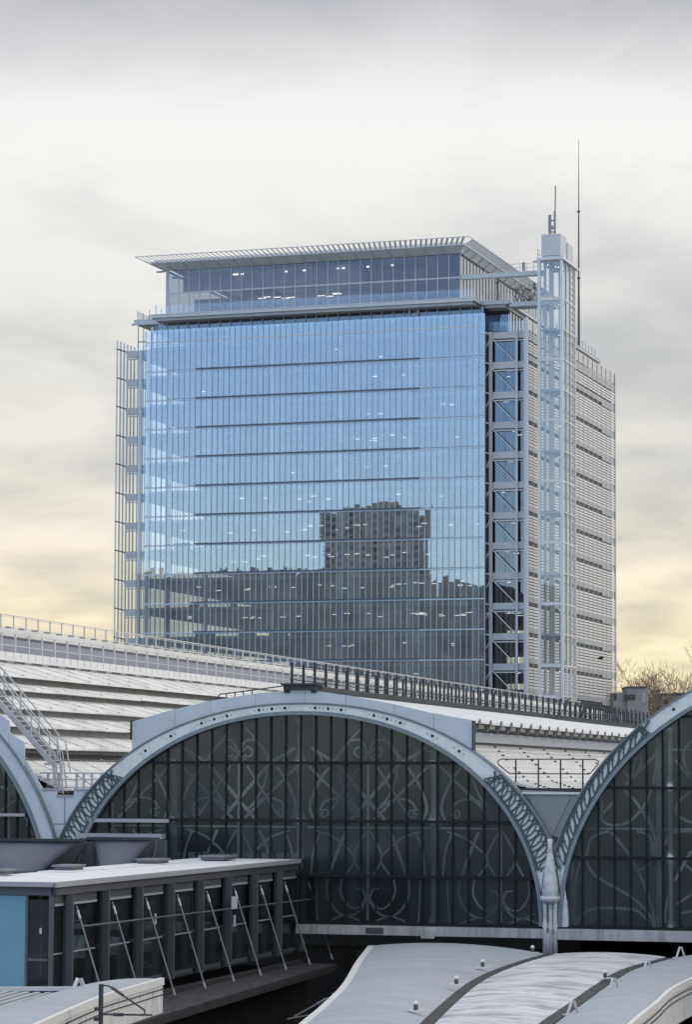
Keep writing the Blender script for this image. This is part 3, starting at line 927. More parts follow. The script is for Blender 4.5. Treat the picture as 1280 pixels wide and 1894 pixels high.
def make_gable(name, label, c, ai, bi, ao, bo, bars, rows, smin, smax, rim_m, base):
    g = T(name, label, 'station gable', FG, base)
    inner = arch(c, ai, bi)
    # rim (rib) and lip
    pi_ = arch_pts(c, ai, bi, 0, 180, 90)
    pl = arch_pts(c, ai + 0.16, bi + 0.16, 0, 180, 90)
    pm_ = arch_pts(c, ai + 0.17, bi + 0.17, 0, 180, 90)
    po = arch_pts(c, ao, bo, 0, 180, 90)
    def rng(A, B):
        k = [i for i, q in enumerate(A) if smin - 0.8 <= q[0] <= smax + 0.8]
        return [A[i] for i in k], [B[i] for i in k]
    A, B = rng(pi_, pl)
    part('arch_lip', MB().strip([(s, -0.30, z) for s, z in A], [(s, -0.30, z) for s, z in B], (0, 0.55, 0)), 'lip', g)
    A, B = rng(pm_, po)
    rib = part('arch_rib', MB().strip([(s, -0.20, z) for s, z in A], [(s, -0.20, z) for s, z in B], (0, 0.5, 0)), rim_m, g)
    q1 = arch_pts(c, ao + 0.01, bo + 0.01, 0, 180, 90); q2 = arch_pts(c, ao + 0.07, bo + 0.07, 0, 180, 90)
    A, B = rng(q1, q2)
    part('arch_edge', MB().strip([(s, -0.26, z) for s, z in A], [(s, -0.26, z) for s, z in B], (0, 0.6, 0)), 'lip', g)
    # panes
    zs = sorted(rows)
    for i in range(len(bars) - 1):
        s0, s1 = bars[i], bars[i + 1]
        for j in range(len(zs)):
            z0 = zs[j]
            z1 = zs[j + 1] if j + 1 < len(zs) else 99
            top = [(s1, min(z1, inner(s1))), ((s0 + s1) / 2, min(z1, inner((s0 + s1) / 2))), (s0, min(z1, inner(s0)))]
            if max(q[1] for q in top) < z0 + 0.15: continue
            poly = [(s0, z0), (s1, z0)]
            if s0 < c - ai: poly[0] = (c - ai, z0)
            poly += [(s, max(z, z0 + 0.01)) for s, z in top]
            o = part('glass_pane', MB().prism(poly, 'y', 0.0, 0.03), 'sooty', g)
    for s in bars:
        zt = inner(s)
        if zt > zs[0] + 0.3:
            part('glazing_bar', MB().box(s - 0.035, s + 0.035, -0.08, -0.005, zs[0], zt), 'bars', g)
    for z in zs:
        # width of the arch at this height
        q = max(0.0, 1 - max(0.0, min(1, (z - 6.2) / bi)) ** 2.1) ** (1 / 2.1) * ai
        x0, x1 = max(c - q, smin), min(c + q, smax)
        if x1 > x0:
            part('transom', MB().box(x0, x1, -0.16, -0.105, z - 0.06, z + 0.06), 'bars', g)
    g['rib'] = rib.name
    return g, inner

def ribbon(mb, pts, wd=0.075, y0=0.30, dp=0.09):
    """a flat iron bar through (s,z) points, smoothed"""
    P_ = [Vector((p[0], p[1])) for p in pts]
    if len(P_) > 2:
        Q = []
        for i in range(len(P_) - 1):
            p0 = P_[max(i - 1, 0)]; p1 = P_[i]; p2 = P_[i + 1]; p3 = P_[min(i + 2, len(P_) - 1)]
            for k in range(5):
                t = k / 5
                Q.append(0.5 * ((2 * p1) + (p2 - p0) * t + (2 * p0 - 5 * p1 + 4 * p2 - p3) * t * t + (3 * p1 - p0 - 3 * p2 + p3) * t ** 3))
        Q.append(P_[-1]); P_ = Q
    A, B = [], []
    for i, p in enumerate(P_):
        t = (P_[min(i + 1, len(P_) - 1)] - P_[max(i - 1, 0)])
        if t.length < 1e-6: t = Vector((1, 0))
        t.normalize()
        nrm = Vector((-t.y, t.x)) * (wd / 2)
        A.append((p.x + nrm.x, y0, p.y + nrm.y)); B.append((p.x - nrm.x, y0, p.y - nrm.y))
    mb.strip(A, B, (0, dp, 0))
def spiral(cx_, cz, r0, r1, t0, t1, n=14):
    return [(cx_ + (r0 + (r1 - r0) * i / n) * cos(radians(t0 + (t1 - t0) * i / n)), cz + (r0 + (r1 - r0) * i / n) * sin(radians(t0 + (t1 - t0) * i / n))) for i in range(n + 1)]

# tracery of one bay of the middle arch, x measured from the bay's centre line (half width 3)
HALF = [
    ([(-1.41, 13.12), (0.78, 10.68)], 0.15), ([(-2.73, 13.05), (-0.29, 10.72)], 0.11),
    ([(-0.46, 11.15), (-0.95, 11.5), (-1.5, 11.62), (-2.0, 11.45), (-2.2, 11.1)], 0.10),
    (spiral(-2.0, 11.0, 0.22, 0.07, 180, 620), 0.07), ([(-1.85, 10.85), (-0.39, 13.05)], 0.08),
    ([(-1.32, 13.1), (-1.27, 12.5), (-0.95, 11.75), (-0.5, 11.2)], 0.08),
    ([(-1.78, 13.0), (-2.2, 12.45), (-2.6, 11.6), (-2.66, 11.1), (-2.5, 10.72)], 0.12),
    ([(0.0, 13.55), (0.3, 14.15), (0.75, 14.17), (1.15, 13.85), (1.56, 13.28)], 0.09),
    (spiral(-0.42, 13.65, 0.24, 0.18, 60, 330), 0.07), ([(-2.63, 13.85), (-1.6, 13.25)], 0.14), ([(-2.6, 13.8), (-2.25, 13.55), (-2.1, 13.25)], 0.08),
    ([(-0.3, 14.75), (-0.9, 14.1), (-1.46, 13.35)], 0.09), ([(-1.1, 13.95), (-1.3, 13.6), (-1.35, 13.25)], 0.07),
    ([(-0.35, 13.3), (0.35, 13.85)], 0.06), ([(-0.2, 13.25), (0.0, 13.6)], 0.05),
    ([(-2.75, 10.62), (2.75, 10.62)], 0.05), ([(-2.8, 10.35), (0, 10.35)], 0.09),
    ([(-0.1, 10.2), (-0.63, 9.1), (-0.25, 8.3)], 0.075), ([(-1.0, 10.2), (-1.46, 9.1), (-1.75, 8.3)], 0.12),
    ([(-2.4, 10.2), (-1.9, 10.05), (-1.4, 9.8), (-0.6, 9.0), (-1.0, 8.3)], 0.085), ([(-2.2, 10.1), (-2.5, 9.3), (-2.6, 8.3)], 0.08),
    ([(-1.18, 8.1), (-1.24, 7.5), (-0.92, 6.95), (-0.5, 6.82), (-0.12, 7.2), (-0.22, 7.6), (-0.5, 7.68)], 0.08),
    ([(-1.85, 8.1), (-1.86, 7.35), (-1.45, 6.7), (-0.92, 6.48), (-0.4, 6.68), (0, 7.3)], 0.085),
    ([(-1.75, 6.25), (-1.2, 6.46), (-0.92, 6.48), (-0.4, 6.28)], 0.08), ([(-2.4, 8.1), (-2.35, 7.0), (-2.3, 6.25)], 0.07),
]
def bay_tracery(c, inner, lo, hi):
    mb = MB()
    for pts, wd in HALF:
        for sgn in (1, -1):
            q = [(c + sgn * x, z) for x, z in pts]
            seg = []
            for p in q:
                ok = lo < p[0] < hi and p[1] < inner(p[0]) - 0.05
                if ok: seg.append(p)
                else:
                    if len(seg) > 1: ribbon(mb, seg, wd)
                    seg = []
            if len(seg) > 1: ribbon(mb, seg, wd)
    z = inner(c) - 0.1
    if lo < c < hi:
        mb.box(c - 0.045, c + 0.045, 0.32, 0.38, 6.3, min(z, 13.2))
    return mb

mid, inner_m = make_gable('station_gable', 'middle glazed arch with iron tracery and a grey blue parapet, behind the glazed walkway', 0.0, 10.8, 9.1, 12.05, 9.57,
    [-10.9 + i * 0.6935 - 0.2 for i in range(33)], [6.18, 8.24, 10.63, 13.19], -11, 11, 'rim', (0, 0, 0))
for i, (c, lo, hi) in enumerate(((-9.0, -11, -6.15), (-3.0, -5.85, -0.15), (3.0, 0.15, 5.85), (9.0, 6.15, 11))):
    part('tracery', bay_tracery(c, inner_m, lo, hi), 'tracery', mid)
for x in (-6.02, -0.12, 6.02):
    r_ = 0.15
    prof = []
    for z0, z1 in ((6.2, 10.5), (10.75, 13.05), (13.3, inner_m(x) - 0.15)):
        if z1 - z0 < 0.3: continue
        prof += [(r_ * 2.0, z0), (r_ * 1.5, z0 + 0.12), (r_, z0 + 0.35), (r_, z1 - 0.35), (r_ * 1.4, z1 - 0.1), (r_ * 1.9, z1)]
    part('tracery_column', MB().lathe((x, 0.30), prof, 10), 'trcol', mid, smooth=True)
# parapet sheet above the rib
top = [(-7.95, 15.02), (-6.2, 15.5), (-4.3, 15.93), (-2.2, 16.25), (-0.6, 16.40), (0.4, 16.40), (2.2, 16.15), (4.3, 15.76), (6.2, 15.32), (7.82, 14.94)]
out_m = arch(0.0, 12.13, 9.65)
def pan(x0, x1):
    ts = [x0] + [p[0] for p in top if x0 < p[0] < x1] + [x1]
    def zt(x):
        for (a0, b0), (a1, b1) in zip(top[:-1], top[1:]):
            if a0 <= x <= a1: return b0 + (b1 - b0) * (x - a0) / (a1 - a0)
    U_ = [(x, zt(x)) for x in ts]
    lo_ = [(x0 + (x1 - x0) * i / 6, out_m(x0 + (x1 - x0) * i / 6)) for i in range(7)]
    return U_[::-1] + lo_ if False else lo_ + U_[::-1]
cuts = [-7.94, -5.9, -4.2, -2.1, 0.2, 2.1, 4.3, 6.1, 7.81]
for x0, x1 in zip(cuts[:-1], cuts[1:]):
    part('parapet_panel', MB().prism(pan(x0 + 0.008, x1 - 0.008), 'y', -0.12, 0.02), 'blue', mid)
part('parapet_back', MB().prism(pan(-7.9, 7.79), 'y', 0.05, 0.12), 'lip', mid)
part('parapet_end', MB().box(7.82, 7.87, -0.2, 0.3, 13.7, 15.03), 'darkrail', mid)
part('parapet_end', MB().box(-8.0, -7.955, -0.2, 0.3, 14.2, 15.1), 'darkrail', mid)
part('ridge_cap', MB().box(-0.75, 0.75, -0.3, 0.8, 16.42, 16.62).box(-0.85, 0.85, -0.4, 0.8, 16.62, 16.7), 'darkrail', mid)
# round holes along the rib
def rim_dots(g, c, ai, bi, ao, bo, ss, names='bolt_hole'):
    mid_f = arch(c, (ai + 0.17 + ao) / 2, (bi + 0.17 + bo) / 2)
    for s, r_ in ss:
        z = mid_f(s)
        vs = [(s + r_ * cos(2 * pi * k / 10), -0.22 - 0.0, z + r_ * sin(2 * pi * k / 10)) for k in range(10)]
        vs2 = [(x, y + 0.015, z_) for x, y, z_ in vs]
        mb = MB().add(vs + vs2, [tuple(range(10)), tuple(range(19, 9, -1))] + [(k, 10 + k, 10 + (k + 1) % 10, (k + 1) % 10) for k in range(10)])
        part(names, mb, 'bars', bpy.data.objects[g['rib']])
ds = []
for s in (0.7, 1.3, 1.9, 3.4, 4.0, 4.6, 6.05, 7.25):
    ds += [(s, 0.065), (-s, 0.065)]
rim_dots(mid, 0.0, 10.8, 9.1, 12.05, 9.57, ds)
ds = []
for s in (0.7, 1.3, 1.9, 3.4, 4.0, 4.6, 6.05, 7.25):
    for d in (-0.22, 0.2):
        ds += [(s + d, 0.022), (-s + d, 0.022)]
mid_f = arch(0.0, (10.97 + 12.05) / 2, (9.27 + 9.57) / 2)
mb = MB()
for s, r_ in ds:
    z = mid_f(s); mb.box(s - r_, s + r_, -0.215, -0.205, z - r_, z + r_)
part('small_bolts', mb, 'bars', mid, kind='stuff')

# ornament along the haunches: dark frames round pale leaf shapes
def ornament(g, c, ai, bi, ao, bo, t0, t1, n, flip=1):
    """t in degrees of the arch parameter"""
    def at(t, f):
        A = arch_pts(c, ai + 0.17, bi + 0.17, t, t, 1)[0]
        B = arch_pts(c, ao - 0.02, bo - 0.02, t, t, 1)[0]
        return (A[0] + (B[0] - A[0]) * f, A[1] + (B[1] - A[1]) * f)
    y = -0.235
    mb = MB()
    # back plate
    ts = [t0 + (t1 - t0) * i / 24 for i in range(25)]
    orn = part('ornament_back', MB().strip([(at(t, 0.06)[0], y, at(t, 0.06)[1]) for t in ts], [(at(t, 0.97)[0], y, at(t, 0.97)[1]) for t in ts], (0, 0.02, 0)), 'leafback', g)
    for f0, f1 in ((0.0, 0.13), (0.90, 1.0)):
        part('ornament_edge', MB().strip([(at(t, f0)[0], y - 0.05, at(t, f0)[1]) for t in ts], [(at(t, f1)[0], y - 0.05, at(t, f1)[1]) for t in ts], (0, 0.045, 0)), 'darkiron', orn)
    step = (t1 - t0) / n
    def lens(tA, fA, tB, fB, wd, bw):
        p0 = Vector(at(tA, fA)); p1 = Vector(at(tB, fB))
        d = p1 - p0
        nr = Vector((-d.y, d.x)).normalized()
        mb = MB()
        for sg in (1, -1):
            ribbon(mb, [tuple(p0 + d * f + nr * (sg * wd * sin(pi * f))) for f in (0, 0.2, 0.4, 0.6, 0.8, 1.0)], bw, y - 0.045, 0.04)
        part('ornament_leaf', mb, 'darkiron', orn)
    for i in range(n):
        ta = t0 + step * (i + 0.0)
        tb = t0 + step * (i + 1.25)
        ln = (Vector(at(tb, 0.92)) - Vector(at(ta, 0.1))).length
        lens(ta, 0.10, tb, 0.92, min(0.15, ln * 0.13), 0.055)
        mb = MB()
        ribbon(mb, [at(ta + step * 0.62, 0.12), at(ta + step * 0.9, 0.45), at(ta + step * 1.28, 0.72), at(ta + step * 1.75, 0.93)], 0.085, y - 0.05, 0.045)
        ribbon(mb, [at(ta + step * 0.35, 0.95), at(ta + step * 0.5, 0.72), at(ta + step * 0.48, 0.5)], 0.05, y - 0.05, 0.045)
        part('ornament_scroll', mb, 'darkiron', orn)
    mb = MB()
    for f in (0.1, 0.35, 0.6, 0.85):
        a_ = at(t1, f)
        ribbon(mb, spiral(a_[0], a_[1], 0.13, 0.05, 0, 360, 10), 0.05, y - 0.055, 0.04)
    part('ornament_curl', mb, 'darkiron', orn)
for t0, t1 in ((14, 41), (166, 139)):
    ornament(mid, 0.0, 10.8, 9.1, 12.05, 9.57, t0, t1, 9)
# canopy blade and sill rail low on the left of the middle arch
part('lower_blade', MB().box(-10.3, -6.2, -0.9, -0.35, 9.78, 10.0), 'trim', mid)
part('lower_sill', MB().box(-9.9, -6.1, -0.30, -0.17, 10.50, 10.66), 'trim', mid)
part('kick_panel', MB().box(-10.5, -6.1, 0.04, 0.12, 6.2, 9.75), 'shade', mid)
mb = MB()
for i in range(9):
    x = -5.95 + i * 0.6935 * 0.99
    mb.box(x, x + 0.56, 0.06, 0.09, 8.9, 9.2)
part('base_panel', mb, 'trcol', mid)

# right arch
RC, RA, RB_, ROA, ROB = 26.9, 15.1, 11.6, 15.85, 12.25
rg, inner_r = make_gable('station_gable', 'tall right glazed arch with big iron scrolls, cut by the right edge of the picture', RC, RA, RB_, ROA, ROB,
    [11.95 + i * 0.697 for i in range(44)], [6.2, 9.16, 12.15, 15.2], 11.7, 42.2, 'rim', (20, 0, 0))
RT = [[(17.32, 14.18), (17.03, 13.77), (16.98, 13.37), (17.13, 12.92), (17.31, 12.74)], [(16.59, 13.37), (16.86, 13.05), (17.31, 12.52)], [(17.27, 12.02), (16.77, 11.57), (16.61, 11.21), (16.85, 10.9), (17.3, 10.68)], [(14.4, 12.05), (14.95, 11.51), (15.58, 10.48)], [(13.96, 11.55), (13.48, 11.05), (13.39, 10.87), (13.66, 10.6), (14.07, 10.56), (14.58, 10.68), (15.13, 11.2), (15.4, 11.65), (15.59, 12.06)], [(15.78, 13.95), (15.82, 13.32), (15.66, 12.28)], [(14.77, 12.55), (15.78, 13.59)], [(14.77, 12.6), (14.86, 13.23), (15.09, 13.5), (15.14, 13.14), (14.77, 12.6)], [(14.45, 12.28), (14.63, 12.51), (14.4, 12.87)], [(13.44, 11.96), (13.43, 10.87)], [(12.76, 9.02), (12.97, 8.57), (13.33, 8.26), (14.02, 7.87), (14.66, 7.52), (15.11, 7.16), (15.52, 6.68), (15.65, 6.28)], [(12.25, 6.24), (12.46, 6.62), (12.78, 6.85), (13.28, 7.0), (14.66, 6.98), (15.11, 6.81), (15.43, 6.45)], [(13.82, 10.25), (14.07, 9.98), (14.57, 9.36), (14.89, 8.82), (15.34, 7.84), (15.61, 6.95), (15.72, 6.23)], [(14.75, 8.95), (15.0, 8.67), (15.35, 8.78), (15.57, 9.01)], [(12.46, 8.97), (12.27, 8.07), (12.18, 6.39)], [(12.76, 9.2), (12.83, 9.61), (12.97, 9.97), (13.29, 10.18), (13.75, 10.3)], [(15.22, 11.12), (15.54, 10.67), (15.76, 9.87)], [(14.94, 10.31), (15.4, 10.18), (15.62, 9.82), (15.67, 9.24)], [(16.17, 9.73), (16.3, 10.05), (16.58, 10.28), (17.3, 10.33)], [(16.59, 8.22), (16.84, 8.71), (17.3, 9.48)], [(16.65, 7.23), (17.29, 7.65)], [(16.83, 6.83), (17.28, 6.95)], [(16.15, 6.42), (16.2, 7.14), (16.38, 7.77)]]
mb = MB()
AX = 15.91
for q in RT:
    ribbon(mb, q, 0.11, 0.34)
    if all(p[0] < AX - 0.05 for p in q):        # the bay right of the column mirrors the left one
        ribbon(mb, [(2 * AX - p[0] + 0.52, p[1]) for p in q if p[1] < inner_r(2 * AX - p[0]) - 0.1], 0.11, 0.30) if False else None
ribbon(mb, [(12.6, 10.40), (26, 10.40)], 0.10); ribbon(mb, [(16.5, 13.79), (24, 13.79)], 0.08)
ribbon(mb, [(12.1, 9.0), (12.2, 6.3)], 0.2, 0.42)
for cx_ in (18.9, 22.5):
    ribbon(mb, spiral(cx_, 12.0, 1.5, 0.5, 0, 400, 26), 0.1); ribbon(mb, [(cx_ - 2, 9), (cx_, 7.5), (cx_ + 2, 6.4)], 0.1)
part('tracery', mb, 'tracery', rg)
part('tracery_column', MB().box(15.80, 16.0, 0.36, 0.5, 6.2, 14.3), 'tracery', rg)
for x in (16.43, 21.5):
    prof = []
    for z0, z1 in ((6.2, 9.05), (9.25, 12.05), (12.25, inner_r(x) - 0.1)):
        prof += [(0.24, z0), (0.17, z0 + 0.2), (0.105, z0 + 0.4), (0.105, z1 - 0.4), (0.15, z1 - 0.15), (0.22, z1)]
    part('tracery_column', MB().lathe((x, 0.2), prof, 10), 'trcol', rg, smooth=True)
part('tracery_bracket', MB().box(15.55, 15.95, 0.33, 0.45, 9.25, 9.85), 'tracery', rg)
ornament(rg, RC, RA, RB_, ROA, ROB, 168, 137, 10)
rim_dots(rg, RC, RA, RB_, ROA, ROB, [(16.65, 0.065), (18.3, 0.065), (20.1, 0.065)])
for g_ in (mid, rg): del g_['rib']

# left arch
LC, LA, LB_, LOA, LOB = -28.6, 16.7, 12.9, 17.46, 13.5
lg, inner_l = make_gable('station_gable', 'left glazed arch in pale blue sheet, cut by the left edge below the stair', LC, LA, LB_, LOA, LOB,
    [-28 + i * 0.58 * 1.0 for i in range(28)], [6.2, 8.2, 10.76, 13.3, 16.0], -28, -11.9, 'paleblue', (-20, 0, 0))
mb = MB()
for q in ([(-14.49, 13.05), (-13.5, 11.21), (-12.9, 9.86)], [(-14.47, 12.07), (-14.07, 11.9), (-13.67, 11.58)], [(-14.46, 10.96), (-14.06, 11.25), (-13.67, 11.5)], [(-13.9, 12.19), (-13.5, 11.09), (-13.29, 10.96)], [(-16, 12.2), (-15, 11.0), (-14.2, 10.8)], [(-16, 14.2), (-14.6, 12.2)], [(-17, 12), (-15.5, 14.1)]):
    ribbon(mb, q, 0.10)
ribbon(mb, [(-14.09, 12.93), (-14.04, 9.0)], 0.09)
part('tracery', mb, 'tracery', lg)
part('light_transom', MB().box(-20, -13.05, -0.25, -0.17, 10.72, 10.86), 'trim', lg)
# stepped parapet and valley sheet between left and middle arches
lo_l = arch_pts(LC, LOA + 0.08, LOB + 0.08, 0, 180, 240)
def lpan(pts, m='paleblue', y0=-0.12, y1=0.02):
    return MB().prism(pts, 'y', y0, y1)
def between(s0, s1, topz):
    low = [(x, z) for x, z in lo_l if s0 <= x <= s1]
    low.sort()
    fz = arch(LC, LOA + 0.08, LOB + 0.08)
    low = [(s0, fz(s0))] + low + [(s1, fz(s1))]
    return low + topz[::-1]
part('parapet_panel', lpan(between(-18.0, -13.92, [(-18.0, 18.0), (-13.94, 15.08)][0:0] + [(-18.0, 18.2), (-16.0, 16.5), (-13.92, 15.06)])), 'paleblue', lg)
part('parapet_panel', lpan(between(-13.90, -13.16, [(-13.90, 14.53), (-13.16, 14.09)])), 'paleblue', lg)
fz_l = arch(LC, LOA + 0.08, LOB + 0.08)
low = sorted([(x, z) for x, z in lo_l if -13.14 <= x <= -11.4 and z > 9.7])
mo = sorted([(x, z) for x, z in arch_pts(0.0, 12.15, 9.68, 100, 180, 120) if z > 9.7 and x <= -9.7])
poly = [(-13.14, fz_l(-13.14))] + low + [(mo[0][0], mo[0][1])] + mo + [(-9.68, 11.92), (-10.75, 11.92), (-10.78, 11.64), (-11.59, 11.64), (-11.62, 11.91), (-12.25, 11.92), (-13.14, 13.3)]
part('valley_sheet', lpan(poly, y0=0.03, y1=0.12), 'paleblue', lg)
part('valley_trim', MB().box(-12.3, -11.62, -0.03, 0.2, 11.92, 12.0).box(-11.62, -10.76, -0.03, 0.2, 11.64, 11.71).box(-10.76, -9.6, -0.03, 0.2, 11.92, 12.0), 'trim', lg)
mb = MB().box(-11.21, -11.19, 0.0, 0.03, 9.9, 11.6).box(-12.0, -9.9, 0.0, 0.03, 10.39, 10.41)
part('sheet_joint', mb, 'lip', lg)

# valley sheet between middle and right arches, iron column under it
vc = T('valley_sheet', 'grey wedge of sheet metal closing the valley between middle and right arches', 'roof valley', FG, (11.2, 0, 10))
ml = sorted([(x, z) for x, z in arch_pts(0.0, 12.15, 9.68, 0, 80, 120) if z > 10.0 and x >= 9.86])
rl = sorted([(x, z) for x, z in arch_pts(RC, ROA + 0.1, ROB + 0.1, 120, 180, 160) if 10.0 < z < 12.0])
poly = ml + [(11.45, 10.0)] + rl + [(12.6, 11.9), (9.86, 11.88)]
# keep the outline simple: down the left arch, across the foot, up the right arch
ml.sort(key=lambda q: q[0]); rl.sort(key=lambda q: q[0])
part('sheet', MB().prism(ml + rl, 'y', 0.05, 0.14), mat('valley grey', (0.27, 0.28, 0.31), 0.5, var=0.05), vc)
part('flashing', MB().box(9.9, 12.55, -0.05, 0.3, 11.86, 11.95), 'white', vc)
part('gutter_edge', MB().box(9.7, 12.7, 0.3, 0.5, 11.96, 12.12), 'gutter', vc)
for s_ in (-1, 1):
    part('seam', MB().bar((11.2 + s_ * 0.12, 0.03, 10.05), (11.2 + s_ * 0.95, 0.03, 11.8), 0.02, 0.02), 'lip', vc)

ic = T('iron_column', 'stained white iron column with a bottle shaped head between the arches', 'column', FG, (11.3, -0.4, 4.0))
cx_, cy_ = 11.3, -0.35
part('bottle_head', MB().lathe((cx_, cy_), [(0.12, 9.95), (0.10, 9.7), (0.12, 9.35), (0.16, 9.2), (0.24, 8.68), (0.25, 8.6), (0.30, 8.2), (0.36, 7.75), (0.33, 7.5), (0.2, 7.45)], 14), 'capital', ic, smooth=True)
part('capital', MB().lathe((cx_, cy_), [(0.25, 7.2), (0.42, 7.3), (0.46, 7.44), (0.42, 7.5), (0.2, 7.5)], 14), 'capital', ic, smooth=True)
for dx in (-0.22, 0.02, 0.22):
    part('shaft', MB().lathe((cx_ + dx, cy_), [(0.12, 5.0), (0.08, 6.0), (0.13, 6.25), (0.085, 6.45), (0.085, 7.0), (0.12, 7.25)], 8), 'capital', ic, smooth=True)
part('shaft', MB().lathe((cx_, cy_ + 0.2), [(0.25, 0.0), (0.25, 5.9)], 8), 'capital', ic, smooth=True)
part('side_plate', MB().box(10.82, 11.98, 0.02, 0.10, 6.2, 7.6), 'leafback', ic)
for s_ in (-1, 1):
    part('scroll_bracket', MB().tube([(cx_ + s_ * 0.42, -0.1, 7.25), (cx_ + s_ * 0.28, -0.1, 6.95), (cx_ + s_ * 0.25, -0.1, 6.5), (cx_ + s_ * 0.4, -0.1, 6.3)], 0.05, 6), 'darkiron', ic)
    part('spandrel_iron', MB().tube([(cx_ + s_ * 0.16, -0.15, 8.9), (cx_ + s_ * 0.3, -0.15, 8.4), (cx_ + s_ * 0.42, -0.15, 7.55)], 0.06, 6).box(cx_ + s_ * 0.42 - 0.36, cx_ + s_ * 0.42 + 0.36, -0.2, -0.1, 9.1, 9.22).box(cx_ + s_ * 0.4 - 0.05, cx_ + s_ * 0.4 + 0.05, -0.2, -0.1, 8.5, 9.1), 'darkiron', ic)
    for dx in (0.27, 0.5):
        part('slot', MB().box(cx_ + s_ * dx - 0.05, cx_ + s_ * dx + 0.05, -0.06, -0.03, 8.55, 9.05), 'leafback', ic)
# stained beam under the arches
mb = MB().box(-0.1, 11.0, -0.35, 0.25, 5.70, 6.10)
bm = T('gable_beam', 'long stained concrete beam under the middle and right arches', 'beam', FG, (12, 0, 5.7))
part('beam', mb, 'beam', bm)
part('beam', MB().box(11.5, 45, -0.35, 0.25, 5.66, 6.12), 'beam', bm)
part('beam', MB().box(11.0, 11.5, -0.28, 0.25, 5.68, 6.1), 'capital', bm)
part('bolted_joint', MB().box(3.1, 3.9, -0.40, -0.355, 5.78, 6.02), 'kiosk', bm)
part('bolted_joint', MB().box(5.6, 6.2, -0.45, -0.36, 5.60, 5.95), 'beam', bm)

# ================================================================== STATION: roofs
NEND = 228.0
def ribbed_profile(p0, p1, n, step=0.035):
    """sheet with small steps; returns polyline"""
    r = []
    for i in range(n):
        a = i / n; b = (i + 1) / n
        x0, z0 = p0[0] + (p1[0] - p0[0]) * a, p0[1] + (p1[1] - p0[1]) * a
        x1, z1 = p0[0] + (p1[0] - p0[0]) * b, p0[1] + (p1[1] - p0[1]) * b
        r += [(x0, z0), (x1, z1 + step)]
    r.append((p1[0], p1[1]))
    return r
def sheet_mesh(name, prof, L_, m, th=0.10, gap=0.012):
    mb = MB()
    A = [(x, gap, z) for x, z in prof]; B = [(x, L_ - gap, z) for x, z in prof]
    mb.strip(A, B, (0, 0, -th))
    return mb
lr = T('station_roof', 'white roof of overlapping stepped sheets rising to a ridge walkway, behind the stair', 'station roof', FG, (-20, 0, 0))
tiers = [((-25.4, 18.95), (-22.0, 17.92), 3), ((-22.4, 17.55), (-20.0, 17.06), 3), ((-20.4, 16.72), (-17.7, 15.98), 3), ((-18.1, 15.62), (-15.9, 14.98), 4), ((-16.3, 14.58), (-14.6, 13.92), 5), ((-15.0, 13.5), (-11.7, 11.95), 9)]
PL = 3.3
NP = 48
for (p0, p1, nr) in tiers:
    prof = ribbed_profile(p0, p1, nr)
    me = sheet_mesh('roof_sheet', prof, PL, None).mesh('roof_sheet', 'ribbed' if nr > 6 else 'roofwhite')
    for i in range(NP):
        piece('roof_sheet', me, lr, (0, 0.9 + i * PL, 0))
    mb = MB()
    far = MB()
    n0 = 0.9 + NP * PL
    far.strip([(x, n0, z) for x, z in prof], [(x, NEND, z) for x, z in prof], (0, 0, -0.1))
    part('far_roof_sheets', far, 'ribbed' if nr > 6 else 'roofwhite', lr, kind='stuff')
    # upstand under the lower edge
    part('riser', MB().box(p1[0] - 0.55, p1[0] - 0.45, 0.9, NEND, p1[1] - 0.75, p1[1] - 0.05), 'soffit', lr)
# seam covers along each panel joint
mb = MB()
for (p0, p1, nr) in tiers:
    for i in range(48):
        y = 0.9 + i * PL
        mb.bar((p0[0], y - 0.5, p0[1] + 0.05), (p1[0], y + 0.5, p1[1] + 0.06), 0.03, 0.02)
        for k in range(nr):
            f = (k + 0.9) / nr
            x, z = p0[0] + (p1[0] - p0[0]) * f, p0[1] + (p1[1] - p0[1]) * f
            yy = y - 0.5 + f
            if random.random() < 0.7:
                mb.box(x - 0.03, x + 0.03, yy - 0.10, yy + 0.10, z + 0.03, z + 0.08)
part('seam_clips', mb, mat('seam clip', (0.46, 0.46, 0.45), 0.7), lr, kind='stuff')
# lining under the sheets and the far slope
prof = [(-11.9, 11.6), (-14.4, 13.2), (-17.5, 15.3), (-21, 16.7), (-25.5, 18.2), (-31.5, 18.2), (-36, 17), (-41, 14), (-45.5, 6.2)]
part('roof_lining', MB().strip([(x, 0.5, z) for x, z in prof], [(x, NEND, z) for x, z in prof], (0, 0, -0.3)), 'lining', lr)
part('rear_slope', MB().strip([(x, 0.9, z) for x, z in ((-31.5, 19.5), (-36, 17.8), (-41, 14.8), (-46, 6.4))], [(x, NEND, z) for x, z in ((-31.5, 19.5), (-36, 17.8), (-41, 14.8), (-46, 6.4))], (0, 0, -0.15)), 'roofwhite', lr)
# ridge: kerb, deck, recessed band, upper upstand
part('ridge_deck', MB().box(-27.6, -25.2, 1.0, NEND, 19.05, 19.2), 'roofclean', lr)
kerb = MB().box(-25.35, -25.25, 0.06, 1.04, 19.2, 19.55).mesh('kerb_panel', 'roofclean')
for i in range(110):
    piece('kerb_panel', kerb, lr, (0, 2 + i * 1.1, 0))
part('far_kerb', MB().box(-25.35, -25.25, 123.1, NEND, 19.2, 19.55), 'roofclean', lr)
part('ridge_box', MB().box(-31.0, -27.6, 1.0, NEND, 19.0, 20.75), mat('ridge band blue grey', (0.26, 0.27, 0.34), 0.5), lr)
part('ridge_upstand', MB().box(-31.0, -27.9, 1.0, NEND, 20.75, 21.25), 'roofwhite', lr)
part('ridge_groove', MB().box(-27.6, -27.55, 1.0, NEND, 20.62, 20.74).box(-27.6, -27.55, 1.0, NEND, 19.7, 19.78), 'shade', lr)
